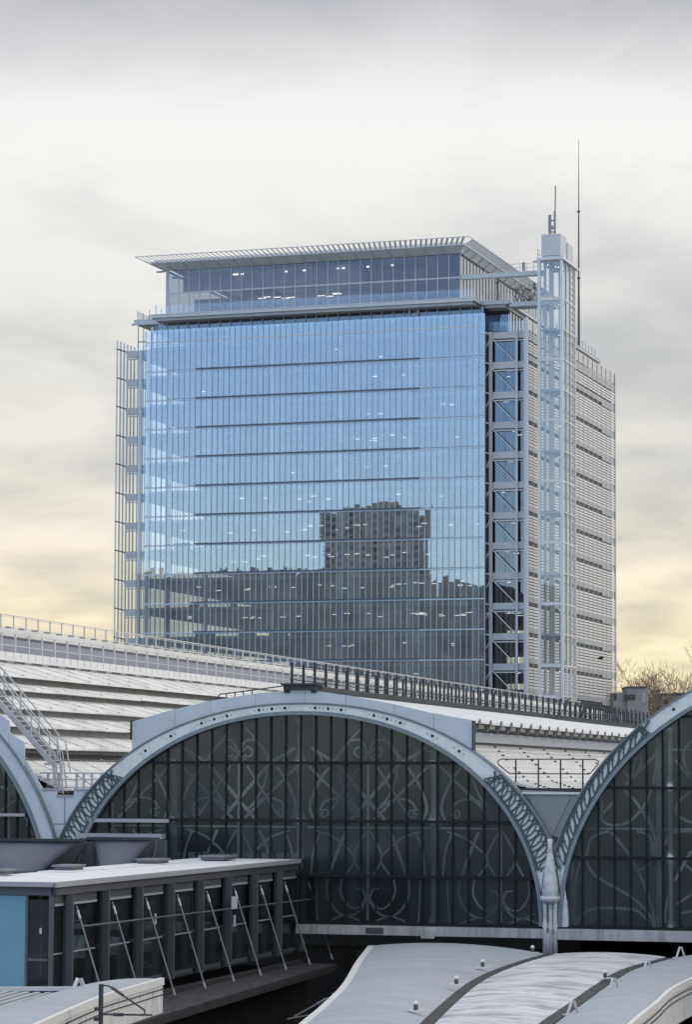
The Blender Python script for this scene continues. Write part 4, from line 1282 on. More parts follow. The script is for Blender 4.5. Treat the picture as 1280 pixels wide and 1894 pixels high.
mb = MB()
for i in range(110):
    mb.box(-28.2, -28.0, 3 + i * 2.0, 3.5 + i * 2.0, 21.25, 21.36)
part('ridge_clips', mb, 'soffit', lr, kind='stuff')
mb = MB()
for i in range(80):
    mb.prism([(-25.6, 18.7), (-25.15, 19.05), (-25.6, 19.05)], 'y', 3.0 + i * 2.6, 3.9 + i * 2.6)
part('gutter_brackets', mb, 'rail', lr, kind='stuff')
part('eaves_gutter', MB().box(-25.9, -25.35, 1.0, NEND, 18.8, 19.04), 'soffit', lr)

mr_ = T('station_roof', 'middle roof with a clean white top sheet, dark eaves and a ribbed lower slope', 'station roof', FG, (5, 0, 0))
prof = ribbed_profile((0.95, 16.28), (7.85, 15.02), 5, 0.02)
me = sheet_mesh('top_sheet', prof, PL, None).mesh('top_sheet', 'roofclean')
for i in range(NP):
    piece('top_sheet', me, mr_, (0, 0.4 + i * PL, 0))
part('far_top_sheets', MB().strip([(x, 0.4 + NP * PL, z) for x, z in prof], [(x, NEND, z) for x, z in prof], (0, 0, -0.1)), 'roofclean', mr_, kind='stuff')
prof = ribbed_profile((7.15, 14.02), (9.5, 12.36), 8, 0.05)[:-1] + ribbed_profile((9.5, 12.36), (11.3, 11.96), 6, 0.04)
me = sheet_mesh('lower_sheet', prof, PL, None).mesh('lower_sheet', 'ribbed')
for i in range(40):
    piece('lower_sheet', me, mr_, (0, 0.4 + i * PL, 0))
part('far_lower_sheets', MB().strip([(x, 0.4 + 40 * PL, z) for x, z in prof], [(x, NEND, z) for x, z in prof], (0, 0, -0.1)), 'ribbed', mr_, kind='stuff')
mb = MB()
for i in range(34):
    y = 4.0 + i * 5.6
    for k in range(15):
        if k in (4, 9) and i % 2 == 0: continue
        f = (k + 0.5) / 15
        x = 7.15 + 4.1 * f
        z = 14.02 - (x - 7.15) * 0.706 if x < 9.5 else 12.36 - (x - 9.5) * 0.222
        yy = y + 3 - f * 6.0
        if yy < 0.6: continue
        mb.box(x - 0.03, x + 0.05, yy - 0.13, yy + 0.13, z + 0.02, z + 0.08)
part('roof_clips', mb, 'gutter', mr_, kind='stuff')
part('eaves_wall', MB().box(6.9, 7.0, 0.4, NEND, 13.9, 15.0), 'soffit', mr_)
part('eaves_soffit', MB().box(7.0, 7.15, 0.4, NEND, 14.15, 14.6), 'spandrel', mr_)
mb = MB()
for i in range(60):
    y = 1.0 + i * 2.2
    mb.box(7.0, 7.75, y, y + 0.12, 14.62, 14.88); mb.box(7.55, 7.80, y + 0.2, y + 1.3, 14.72, 14.88); mb.box(7.86, 7.92, y - 0.05, y + 0.15, 14.85, 15.12)
part('eaves_brackets', mb, 'soffit', mr_, kind='stuff')
part('eaves_shade_sheet', MB().box(7.05, 7.80, 0.4, NEND, 14.885, 14.92), 'gutter', mr_)  # dark sheet painting in the shade beneath the overhang
prof = [(11.3, 9.4), (9.5, 11.6), (7.0, 13.4), (0.5, 15.6), (-1.5, 15.6), (-6, 14.2), (-9.5, 11.6), (-11.4, 9.2)]
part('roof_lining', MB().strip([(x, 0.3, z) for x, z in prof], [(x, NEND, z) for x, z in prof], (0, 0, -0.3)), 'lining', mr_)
prof = [(-0.9, 16.25), (-4, 15.4), (-7.8, 13.55), (-9.6, 12.0), (-11.2, 9.9)]
part('left_slope', MB().strip([(x, 0.4, z) for x, z in prof], [(x, NEND, z) for x, z in prof], (0, 0, -0.1)), 'roofclean', mr_)

rr = T('station_roof', 'right roof vault behind the tall right arch', 'station roof', FG, (27, 0, 0))
pr = arch_pts(RC, RA + 0.5, RB_ + 0.3, 0, 180, 40)
part('vault', MB().strip([(x, 0.35, z) for x, z in pr], [(x, NEND, z) for x, z in pr], (0, 0, -0.3)), 'roofclean', rr)
# far end of the shed
ew = T('end_wall', 'dark end wall deep inside the train shed', 'wall', FG, (0, NEND, 0))
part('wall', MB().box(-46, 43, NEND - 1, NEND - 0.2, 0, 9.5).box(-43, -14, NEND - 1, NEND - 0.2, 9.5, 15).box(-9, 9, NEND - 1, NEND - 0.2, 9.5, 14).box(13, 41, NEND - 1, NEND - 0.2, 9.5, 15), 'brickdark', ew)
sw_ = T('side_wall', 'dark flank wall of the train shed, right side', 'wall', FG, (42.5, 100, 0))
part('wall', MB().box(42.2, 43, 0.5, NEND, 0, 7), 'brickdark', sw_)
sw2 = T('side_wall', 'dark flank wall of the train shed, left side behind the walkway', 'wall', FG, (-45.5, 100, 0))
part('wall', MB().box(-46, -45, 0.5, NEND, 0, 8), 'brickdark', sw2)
# things dimly seen under the gable
kb = T('platform_office', 'dark low brick block under the middle arch', 'building', FG, (4, 6, 0))
part('wall', MB().box(-12, 10.5, 5, 11, 0, 4.9), 'brickdark', kb)
part('fascia', MB().box(-12, 10.5, 4.8, 5.0, 4.9, 5.6), 'kiosk', kb)
for x0, x1, z0, z1 in ((1.3, 2.0, 3.9, 4.7), (4.3, 4.7, 3.2, 4.4), (4.9, 5.35, 3.6, 4.9), (5.5, 6.3, 3.6, 4.9)):
    part('poster_panel', MB().box(x0, x1, 4.6, 4.75, z0, z1), 'kiosk', kb)

# ================================================================== railings
def railing(name, label, s, n0, n1, step, zb, h, levels, m, pw_, group=None, lim=110, zfun=None):
    t = T(name, label, 'railing', FG, (s, n0, zb), group)
    pm = MB().box(-pw_ / 2, pw_ / 2, -pw_ / 2, pw_ / 2, 0, h).mesh('post', m)
    i = 0
    y = n0
    far = MB()
    while y <= n1:
        if i < lim:
            piece('post', pm, t, (s, y, zb))
        else:
            far.box(s - pw_ / 2, s + pw_ / 2, y - pw_ / 2, y + pw_ / 2, zb, zb + h)
        y += step; i += 1
    if far.v:
        part('far_posts', far, m, t, kind='stuff')
    for l, th in levels:
        part('rail', MB().box(s - th / 2, s + th / 2, n0 - 0.3, n1, zb + l - th / 2, zb + l + th / 2), m, t)
    return t
railing('ridge_railing', 'nearer of two galvanised railings along the left ridge, above the stepped sheets', -25.45, 2.0, NEND, 2.0, 19.1, 1.55, ((1.53, 0.06), (0.85, 0.035)), 'rail', 0.09)
railing('ridge_railing', 'farther galvanised railing against the sky along the left ridge', -30.6, 2.0, NEND, 2.0, 21.25, 1.2, ((1.19, 0.06), (1.08, 0.03), (0.5, 0.045), (0.42, 0.03)), 'rail', 0.08)
d1 = railing('ridge_railing', 'dark railing along the near side of the middle ridge', 0.62, 0.0, 150, 1.8, 16.35, 1.28, ((0.55, 0.05), (1.2, 0.035)), 'darkrail', 0.10)
part('girder', MB().box(0.5, 0.75, -0.2, 160, 16.28, 16.58), 'darkrail', d1)
d2 = railing('ridge_railing', 'dark railing along the far side of the middle ridge', -0.62, 0.6, 150, 1.8, 16.35, 1.28, ((0.55, 0.05), (1.2, 0.035)), 'darkrail', 0.10)
part('girder', MB().box(-0.75, -0.5, -0.2, 160, 16.28, 16.55), 'darkrail', d2)
part('walkway_grating', MB().box(-0.49, 0.49, 0.8, 160, 16.40, 16.45), 'soffit', d2)
for y in (55, 57, 62, 63, 75, 76.5, 92, 93):
    part('stay', MB().bar((0.62, y, 16.4), (0.62, y + 1.4, 17.7), 0.10), 'darkrail', d1)
part('gate_platform', MB().box(0.8, 1.5, 51, 90, 16.02, 16.3), 'darkrail', d1)
# lattice girder along the left ridge, farther on
lt_ = T('lattice_girder', 'white lattice girder along the far part of the left ridge', 'girder', FG, (-26.2, 120, 19))
mb = MB()
for i in range(56):
    y = 96 + i * 2.2
    part('diagonal', MB().bar((-26.2, y, 19.6), (-26.2, y + 1.1, 20.9), 0.07).bar((-26.2, y + 1.1, 20.9), (-26.2, y + 2.2, 19.6), 0.07), 'white', lt_)
part('chord', MB().box(-26.24, -26.16, 96, 220, 20.87, 20.95), 'white', lt_)
part('chord', MB().box(-26.24, -26.16, 96, 220, 19.52, 19.6), 'white', lt_)
# guard frame over the right valley
gf = T('valley_guard', 'thin dark guard frame with splayed ends across the right roof valley', 'railing', FG, (11, 0.6, 12))
part('hoop', MB().tube([(9.32, 0.6, 12.74), (8.82, 0.6, 13.15), (8.80, 0.6, 13.28), (8.92, 0.6, 13.37), (13.1, 0.6, 13.37), (13.27, 0.6, 13.28), (13.24, 0.6, 13.18), (12.87, 0.6, 12.74), (9.32, 0.6, 12.74)], 0.028, 6), 'darkrail', gf)
for x in (9.6, 10.6, 11.58, 12.56):
    part('post', MB().box(x - 0.03, x + 0.03, 0.57, 0.63, 12.0, 13.37), 'darkrail', gf)
# guard rail at the left valley
gl_ = T('valley_guard', 'short galvanised railing across the left roof valley, under the ladder', 'railing', FG, (-11, 1.2, 12))
for x in (-12.5, -11.95, -11.1, -10.75, -10.35, -9.9):
    part('post', MB().box(x - 0.045, x + 0.045, 1.15, 1.25, 11.8, 12.72), 'rail', gl_)
for z in (12.05, 12.4, 12.7):
    part('rail', MB().box(-12.9, -9.4, 1.17, 1.22, z - 0.03, z + 0.03), 'rail', gl_)
part('stay', MB().bar((-11.1, 1.3, 12.6), (-10.1, 1.3, 11.95), 0.05), 'rail', gl_)
# stub railing on the left of the middle parapet
st = T('parapet_rail', 'low dark handrail on the left shoulder of the middle parapet', 'railing', FG, (-3, 0.3, 15.6))
part('rail', MB().tube([(-4.3, 0.3, 15.8), (-3.9, 0.3, 16.25), (-3.0, 0.3, 16.35), (-0.8, 0.3, 16.62)], 0.03, 6), 'darkrail', st)
for x, z in ((-3.2, 16.3), (-2.8, 16.36), (-2.4, 16.42), (-3.6, 16.28)):
    part('post', MB().box(x - 0.02, x + 0.02, 0.28, 0.32, z - 0.45, z), 'darkrail', st)

# stair up the left arch
sr = T('roof_stair', 'galvanised stair with handrails climbing the left arch to the ridge', 'stair', FG, (-13, 1.0, 12))
a0, a1 = Vector((-17.3, 0, 18.6)), Vector((-12.15, 0, 13.15))
for y in (0.75, 1.65):
    part('stringer', MB().bar((a0.x, y, a0.z), (a1.x, y, a1.z), 0.07, 0.24), 'rail', sr)
for i in range(24):
    f = (i + 0.5) / 24
    x, z = a0.x + (a1.x - a0.x) * f, a0.z + (a1.z - a0.z) * f
    part('tread', MB().box(x - 0.12, x + 0.12, 0.79, 1.61, z - 0.02, z + 0.02), 'rail', sr)
for y in (0.72, 1.68):
    part('handrail', MB().tube([(a0.x, y, a0.z + 1.35), (-12.2, y, 14.45), (-11.85, y, 14.1), (-11.6, y, 12.75)], 0.035, 6), 'rail', sr)
    part('handrail', MB().tube([(a0.x, y, a0.z + 0.75), (-12.25, y, 13.9), (-12.0, y, 13.65), (-11.75, y, 11.8)], 0.035, 6), 'rail', sr)
    for f in (0.1, 0.28, 0.46, 0.62, 0.80, 0.98):
        x, z = a0.x + (a1.x - a0.x) * f, a0.z + (a1.z - a0.z) * f
        part('baluster', MB().box(x - 0.03, x + 0.03, y - 0.03, y + 0.03, z, z + 1.33), 'rail', sr)
for x in (-11.95, -11.6):
    part('ladder_rail', MB().bar((x - 0.15, 0.8, 13.1), (x, 0.8, 11.75), 0.07), 'rail', sr)
for i in range(5):
    z = 11.9 + i * 0.26
    part('rung', MB().box(-12.0, -11.6, 0.78, 0.82, z - 0.015, z + 0.015), 'rail', sr)
part('leg', MB().bar((-12.25, 1.2, 13.2), (-12.1, 1.2, 11.8), 0.12), 'rail', sr)
part('landing', MB().box(-12.5, -12.0, 0.7, 1.7, 13.05, 13.15), 'rail', sr)

# ================================================================== glazed walkway
gw = T('glazed_walkway', 'grey steel and glass walkway with raking rods, running up to the middle arch', 'walkway', FG, (-2, -15, 0))
SF = -0.2
n_front = -28.75
part('roof', MB().box(-4.4, SF + 0.18, n_front - 0.3, -0.4, 8.86, 8.95), 'linkroof', gw)
part('roof_edge', MB().box(SF + 0.19, SF + 0.30, n_front - 0.3, -0.2, 8.78, 8.96), 'trim', gw)
part('roof_edge', MB().box(-4.4, SF + 0.18, n_front - 0.42, n_front - 0.31, 8.80, 8.96), 'trim', gw)
part('fascia', MB().box(SF, SF + 0.16, n_front, -0.3, 8.50, 8.85), 'linkframe', gw)
part('fascia', MB().box(-4.4, SF, n_front - 0.12, n_front, 8.50, 8.85), 'linkframe', gw)
part('roof_rib', MB().box(-4.3, -3.0, -20, -0.5, 8.955, 8.99), 'linkroof', gw)
part('floor', MB().box(-4.3, SF - 0.05, n_front, -0.3, 4.85, 5.1), 'linkframe', gw)
part('rear_wall', MB().box(-4.4, -4.3, n_front, -0.3, 5.1, 8.5), 'kiosk', gw)
posts = [-27.7 + i * 3.49 for i in range(9)]
for n in posts:
    part('post', MB().box(SF, SF + 0.14, n, n + 0.42, 4.9, 8.5), 'linkframe', gw)
    part('post_flange', MB().box(SF + 0.15, SF + 0.40, n - 0.14, n - 0.01, 4.9, 8.5), 'linkframe', gw)
for n in [n_front + 0.1] + posts:
    n1 = n + (0.9 if n < posts[0] - 0.1 else 3.07)
    n0 = n + (0.05 if n < posts[0] - 0.1 else 0.42)
    if n == posts[-1]: continue
    part('window_pane', MB().box(SF - 0.06, SF - 0.03, n0, n1, 6.52, 8.15), 'link', gw)
    part('lower_pane', MB().box(SF - 0.06, SF - 0.03, n0, n1, 5.05, 6.47), 'link', gw)
    part('sill', MB().box(SF - 0.06, SF + 0.02, n0, n1, 6.475, 6.515), 'trim', gw)
    for k in range(5):
        part('louvre', MB().box(SF - 0.02, SF + 0.05, n0, n1, 8.22 + k * 0.055, 8.25 + k * 0.055), 'louvre', gw)
    part('louvre_trim', MB().box(SF - 0.02, SF + 0.06, n0, n1, 8.12, 8.20), 'trim', gw)
    part('bottom_rail', MB().box(SF - 0.03, SF + 0.05, n0, n1, 4.95, 5.08), 'linkframe', gw)
for n in posts[:-1]:
    part('inner_post', MB().box(-4.28, -4.1, n + 0.5, n + 0.75, 5.1, 8.5), 'spandrel', gw)
    part('inner_rail', MB().box(-3.2, -3.12, n + 0.6, n + 3.3, 6.0, 6.08), 'trim', gw)
# raking rods and long handrail
for i, n in enumerate(posts):
    f = i / 8
    tp = (SF + 0.40, n + 0.2, 8.1 - 0.05 * f)
    bt = (1.35, n + 0.25, 4.55)
    rod = part('raking_rod', MB().tube([tp, bt], 0.034, 6), 'steelrod', gw)
    d = (Vector(bt) - Vector(tp)).normalized()
    e0 = Vector(bt) - d * 0.25
    part('rod_shoe', MB().tube([e0, bt], 0.048, 6), 'trim', rod)
    part('rod_shoe', MB().tube([Vector(tp) + d * 0.15, Vector(tp) + d * 0.45], 0.045, 6), 'bright', rod)
part('handrail', MB().tube([(SF + 0.62, -27.6, 7.40), (SF + 0.62, 1.0 - 0.7, 7.18)], 0.04, 6), 'linkframe', gw)
part('notice', MB().box(SF + 0.63, SF + 0.66, -11.1, -10.4, 7.25, 7.75), 'sign', gw)
part('notice', MB().box(SF + 0.63, SF + 0.66, -10.8, -10.6, 6.55, 7.0), 'sign', gw)
part('notice', MB().box(SF - 0.02, SF, -18.4, -18.2, 7.0, 7.4), 'sign', gw)
# end wall
part('turquoise_panel', MB().box(-4.3, -1.12, n_front - 0.08, n_front - 0.02, 4.9, 8.48), 'cyan', gw)
part('end_pane', MB().box(-1.02, -0.30, n_front - 0.06, n_front - 0.02, 6.35, 8.35), 'link', gw)
part('end_pane', MB().box(-1.02, -0.30, n_front - 0.06, n_front - 0.02, 4.9, 6.30), 'link', gw)
part('end_post', MB().box(-0.26, -0.14, n_front - 0.12, n_front + 0.05, 4.9, 8.5), 'linkframe', gw)
part('end_post', MB().box(-1.12, -1.03, n_front - 0.10, n_front - 0.01, 4.9, 8.5), 'linkframe', gw)
part('end_rail', MB().box(-1.02, -0.30, n_front - 0.1, n_front - 0.065, 6.28, 6.37), 'linkframe', gw)
part('notice', MB().box(-0.6, -0.52, n_front - 0.1, n_front - 0.07, 7.2, 7.4), 'sign', gw)
# fan boxes on its roof
for i, (s0, s1, n0, n1, lab) in enumerate(((-4.2, -3.3, -18.9, -17.6, 'second flat grey hatch from the near end of the walkway roof'), (-4.0, -3.0, -10.3, -8.7, 'third flat grey hatch on the walkway roof, before the arch'), (-4.3, -3.8, -24.2, -23.2, 'nearest flat grey hatch, at the left edge of the walkway roof'), (-3.2, -2.0, -4.6, -2.8, 'farthest flat hatch on the walkway roof, against the arch'))):
    h = T('roof_hatch', lab, 'roof hatch', FG, (s0, n0, 8.95), 'hatches on the walkway roof')
    part('curb', MB().box(s0 + 0.08, s1 - 0.08, n0 + 0.08, n1 - 0.08, 8.99, 9.12), 'linkframe', h)
    part('lid', MB().box(s0, s1, n0, n1, 9.12, 9.19), 'louvre', h)
# deck beside it
dk = T('side_deck', 'dark plank deck along the foot of the glazed walkway, where the rods land', 'deck', FG, (1, -14, 4.5))
ed = [(1.93, -1.0), (2.6, -14.1), (3.28, -26.68), (3.61, -31.3), (3.9, -36)]
def edge(n):
    for (a_, b_), (c_, d_) in zip(ed[:-1], ed[1:]):
        if d_ <= n <= b_: return a_ + (c_ - a_) * (b_ - n) / (b_ - d_)
    return ed[-1][0] if n < -36 else ed[0][0]
nb_ = 36
for i in range(nb_):
    n1 = -1.0 - i * 0.97; n0 = n1 - 0.94
    e_ = edge((n0 + n1) / 2)
    part('deck_board', MB().box(SF - 0.3, e_, n0, n1, 4.36 + random.uniform(-.008, .008), 4.46), 'deck', dk)
part('deck_edge', MB().prism([(edge(n) + 0.02, n) for n in (-1, -8, -14.1, -20, -26.68, -31.3, -36)] + [(edge(n) - 0.12, n) for n in (-36, -31.3, -26.68, -20, -14.1, -8, -1)], 'z', 4.15, 4.355), 'gutter', dk)
part('kerb', MB().bar((0.35, -1, 4.55), (0.75, -35, 4.55), 0.16, 0.16), 'gutter', dk)
part('support_wall', MB().box(-4.4, 0.6, -36, -0.6, 0, 4.3), 'brickdark', dk)

# cowls behind the walkway roof
def cowl(label, s0, s1, b0, b1, zt, zb, n, lean, extra=None):
    t = T('roof_cowl', label, 'cowl', FG, ((s0 + s1) / 2, n, zb), 'curved metal cowls behind the walkway roof')
    rows = []
    for i in range(11):
        f = i / 10
        g_ = f ** 0.6
        L0 = s0 + (b0 - s0) * g_; L1 = s1 + (b1 - s1) * f ** 0.75
        z = zt + (zb - zt) * f
        rows.append([(L0 + (L1 - L0) * k / 8, n + 0.35 * sin(pi * k / 8) * -(0.3 + 0.7 * f) + lean * f, z) for k in range(9)])
    part('sheet', MB().grid(rows, (0, 0.04, 0)), 'cowl', t, smooth=True)
    part('top_rim', MB().box(s0 - 0.1, s1 + 0.25, n - 0.25, n + 0.1, zt, zt + 0.12), 'darkrail', t)
    for f in (0.25, 0.6):
        part('strut', MB().bar((s1 - 0.05, n + 0.5, zt - 0.05), (b1 + (s1 - b1) * f, n + 0.7, zb - 0.3), 0.09), 'linkframe', t)
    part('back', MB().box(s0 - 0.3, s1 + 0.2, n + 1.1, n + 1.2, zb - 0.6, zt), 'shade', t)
    return t
cowl('big pale grey cowl at the left edge, flared under a straight rim', -13.2, -7.95, -11.6, -9.7, 9.75, 8.4, -6.0, -0.5)
cowl('smaller grey cowl narrowing downwards, next to the middle arch', -7.6, -4.75, -7.05, -5.75, 9.85, 8.6, -6.0, -0.3)

# ================================================================== platform canopies
def canopy(label, L_, R_, z, m, rise=0.28, fas=None, name='platform_canopy', gut=True, edge_m='fascia', joints=0, drop=None, left_edge=True):
    t = T(name, label, 'canopy', FG, (R_[0][0], R_[0][1], z))
    rows = []
    n = len(L_)
    for (a_, b_) in zip(L_, R_):
        rows.append([(a_[0] + (b_[0] - a_[0]) * k / 10, a_[1] + (b_[1] - a_[1]) * k / 10, z + rise * (1 - (2 * k / 10 - 1) ** 2)) for k in range(11)])
    # refine lengthwise with a Catmull spline
    fine = []
    for i in range(n - 1):
        for q in range(7):
            u = q / 7
            row = []
            for k in range(11):
                p0, p1, p2, p3 = (Vector(rows[max(i - 1, 0)][k]), Vector(rows[i][k]), Vector(rows[i + 1][k]), Vector(rows[min(i + 2, n - 1)][k]))
                row.append(0.5 * ((2 * p1) + (p2 - p0) * u + (2 * p0 - 5 * p1 + 4 * p2 - p3) * u * u + (3 * p1 - p0 - 3 * p2 + p3) * u ** 3))
            fine.append(row)
    fine.append([Vector(p) for p in rows[-1]])
    for i in range(len(fine) - 1):
        g0 = [a_.lerp(b_, 0.010) for a_, b_ in zip(fine[i], fine[i + 1])]
        g1 = [a_.lerp(b_, 0.990) for a_, b_ in zip(fine[i], fine[i + 1])]
        dz = random.uniform(-0.004, 0.004)
        part('roof_panel', MB().grid([[p + Vector((0, 0, dz)) for p in g0], [p + Vector((0, 0, dz + 0.012)) for p in g1]], (0, 0, -0.10)), m, t)
    part('roof_bed', MB().grid([[p + Vector((0, 0, -0.125)) for p in r] for r in fine], (0, 0, -0.05)), 'soffit', t)
    if left_edge:
        A = [r[0] + Vector((-0.16, 0, 0.02)) for r in fine]; B = [r[0] + Vector((0.10, 0, 0.03)) for r in fine]
        part('edge_trim', MB().strip(A, B, (0, 0, -0.35)), edge_m, t)
    if fas:
        A = [r[-1] + Vector((0.0, 0, 0.05)) for r in fine]; B = [r[-1] + Vector((0.14, 0, 0.05)) for r in fine]
        part('edge_trim', MB().strip(A, B, (0, 0, -0.22)), 'white', t)
        A = [r[-1] + Vector((0.02, 0, -0.18)) for r in fine]; B = [r[-1] + Vector((0.09, 0, -0.18)) for r in fine]
        part('fascia', MB().strip(A, B, (0, 0, -fas)), 'fascia', t)
        for dz in (0.28, 0.45):
            A = [r[-1] + Vector((0.09, 0, -dz)) for r in fine]; B = [r[-1] + Vector((0.12, 0, -dz)) for r in fine]
            part('fascia_groove', MB().strip(A, B, (0, 0, -0.03)), 'gutter', t)
    elif gut:
        A = [r[-1] + Vector((0.0, 0, -0.02)) for r in fine]; B = [r[-1] + Vector((0.42, 0, -0.02)) for r in fine]
        part('gutter', MB().strip(A, B, (0, 0, -0.25)), 'gutter', t)
    return t, fine
gA_L = [(15.0, -60), (13.4, -46), (12.15, -40.21), (10.99, -34.0), (9.23, -25.29), (6.6, -14.04), (4.34, -3.9)]
gA_R = [(18.2, -56), (16.2, -45), (15.27, -39.18), (14.0, -30.83), (12.82, -21.97), (12.29, -14.31), (12.3, -6.6)]
canopy('left blue grey platform canopy with a white edge, third from the right', gA_L, gA_R, 5.45, 'canopy', 0.25)
gB_L = [(p[0] + 0.45, p[1]) for p in gA_R]
gB_R = [(21.5, -56), (19.4, -45), (18.5, -38.05), (17.92, -30.55), (17.3, -22.48), (16.85, -14.23), (17.3, -6.9)]
canopy('weathered mottled canopy deck between the two dark gutters', gB_L, gB_R, 5.45, 'oldcanopy', 0.12, left_edge=False)
gC_L = [(p[0] + 0.5, p[1]) for p in gB_R]
gC_R = [(23.6, -56), (21.8, -45), (21.0, -37.29), (20.5, -29.5), (20.05, -22.9), (20.1, -15), (20.7, -6.6)]
canopy('blue grey canopy at the right edge with A shaped brackets on its gutter', gC_L, gC_R, 5.45, 'canopy', 0.15, fas=1.1, left_edge=False)
gD_L = [(7.6, -62), (6.2, -53), (5.29, -46.05), (4.75, -40.5), (4.6, -38.6)]
gD_R = [(10.2, -62), (8.6, -53), (6.75, -43.0), (6.2, -38), (5.92, -34.9)]
canopy('white platform canopy with a stained box fascia in the lower left corner', gD_L, gD_R, 6.25, 'canopy', 0.10, fas=0.85, left_edge=False)
mbx = T('slatted_roof', 'dark slatted roof at the bottom left corner beside the white canopy', 'roof', FG, (3, -45, 6))
part('roof', MB().prism([(1.0, -39.0), (4.45, -38.7), (4.6, -40.6), (5.1, -46), (6.0, -53), (2.0, -53)], 'z', 5.95, 6.02), 'gutter', mbx)
for i in range(9):
    s_ = 1.6 + i * 0.34
    part('slat', MB().bar((s_, -39.3, 6.09), (s_ + 1.5, -52, 6.09), 0.14, 0.08), 'spandrel', mbx)
part('edge', MB().bar((1.0, -38.9, 6.12), (4.5, -38.65, 6.2), 0.12, 0.12), 'white', mbx)

# small things on the canopies
def vent(label, s, n, z, m='bright', grp='vent caps on the platform canopies'):
    t = T('roof_vent', label, 'vent', FG, (s, n, z), grp)
    part('base', MB().box(s - 0.24, s + 0.24, n - 0.12, n + 0.12, z, z + 0.03), 'white', t)
    part('stem', MB().lathe((s, n), [(0.07, z + 0.03), (0.07, z + 0.19)], 8), 'red', t)
    part('cap', MB().lathe((s, n), [(0.07, z + 0.19), (0.09, z + 0.24), (0.03, z + 0.31)], 8), m, t)
vent('nearest vent cap on the left canopy, low in the picture', 14.5, -36.34, 5.62)
vent('second vent cap on the left canopy, beyond the nearest', 13.4, -26.5, 5.66)
vent('third vent cap on the left canopy, near its middle', 12.2, -17.3, 5.60)
vent('farthest vent cap, at the foot of the iron column', 11.9, -6.9, 5.50)
vent('single vent cap on the mottled canopy deck', 17.3, -20.3, 5.53)
for lab, s, n in (('nearest A shaped bracket along the right gutter', 18.85, -34.3), ('second A shaped bracket along the right gutter', 18.38, -24.6), ('third A shaped bracket along the right gutter', 18.0, -15.4), ('farthest A shaped bracket along the right gutter, under the beam', 17.95, -7.1)):
    t = T('roof_bracket', lab, 'bracket', FG, (s, n, 5.45), 'A shaped brackets along the gutter')
    part('leg', MB().bar((s - 0.17, n, 5.45), (s - 0.03, n, 5.88), 0.07), 'bright', t)
    part('leg', MB().bar((s + 0.17, n, 5.45), (s + 0.03, n, 5.88), 0.07), 'trim', t)
    part('foot', MB().box(s - 0.3, s + 0.3, n - 0.1, n + 0.1, 5.44, 5.47), 'bright', t)
t = T('roof_bracket', 'small metal bracket on the near corner of the white lower left canopy', 'bracket', FG, (4.9, -39.2, 6.3))
part('leg', MB().bar((4.75, -39.2, 6.28), (4.86, -39.2, 6.55), 0.10), 'bright', t)
part('leg', MB().bar((5.05, -39.2, 6.28), (4.94, -39.2, 6.55), 0.10), 'trim', t)

# overhead line post with insulators
def insul(mb, p, q, n=7, r=0.05):
    p, q = Vector(p), Vector(q)
    for i in range(n):
        a_ = p + (q - p) * (i / n); b_ = p + (q - p) * ((i + 0.45) / n)
        mb.tube([a_, b_], r, 8)
op = T('line_post', 'dark overhead line post with two ribbed insulators, lower left', 'post', FG, (8.2, -46, 0))
part('post', MB().box(8.14, 8.24, -46.05, -45.95, 0.0, 6.95), 'darkrail', op)
part('upper_arm', MB().tube([(8.24, -46, 6.92), (8.42, -46, 6.9), (9.45, -46, 6.28)], 0.025, 6), 'darkrail', op)
mb = MB(); insul(mb, (8.5, -46, 6.86), (8.85, -46, 6.65))
part('insulator', mb, 'mast', op)
part('lower_arm', MB().tube([(8.24, -46, 6.14), (9.66, -46, 6.16)], 0.028, 6), 'darkrail', op)
mb = MB(); insul(mb, (8.55, -46, 6.145), (8.85, -46, 6.15))
part('insulator', mb, 'mast', op)
part('clamp', MB().box(8.02, 8.14, -46.05, -45.95, 6.24, 6.32).box(8.0, 8.14, -46.05, -45.95, 5.96, 6.06), 'darkrail', op)
part('clamp', MB().bar((9.45, -46, 6.3), (9.44, -46, 6.14), 0.03), 'darkrail', op)
for lab, s0, n_, z0, s1, z1, ps, pz in (('grey arm and post of overhead line gear in the dark gap beside the left canopy', 3.39, -12, 3.14, 4.75, 3.9, 5.02, 3.6), ('second arm and post of overhead line gear, near the arch foot', 5.34, -3, 4.27, 6.76, 5.21, 6.83, 4.9)):
    t = T('line_mast', lab, 'line gear', FG, (ps, n_, 0))
    part('arm', MB().tube([(s0, n_, z0), (s1, n_, z1)], 0.035, 6), 'spandrel', t)
    mb = MB(); insul(mb, (s0 + (s1 - s0) * 0.7, n_, z0 + (z1 - z0) * 0.7), (s0 + (s1 - s0) * 0.95, n_, z0 + (z1 - z0) * 0.95), 6, 0.055)
    part('insulator', mb, 'spandrel', t)
    part('post', MB().box(ps - 0.08, ps + 0.08, n_ - 0.08, n_ + 0.08, 0, pz + 0.5), 'spandrel', t)
    part('lower_arm', MB().tube([(s0 - 0.3, n_, z0 - 0.1), (s1 - 0.5, n_, z0 + 0.12)], 0.03, 6), 'spandrel', t)

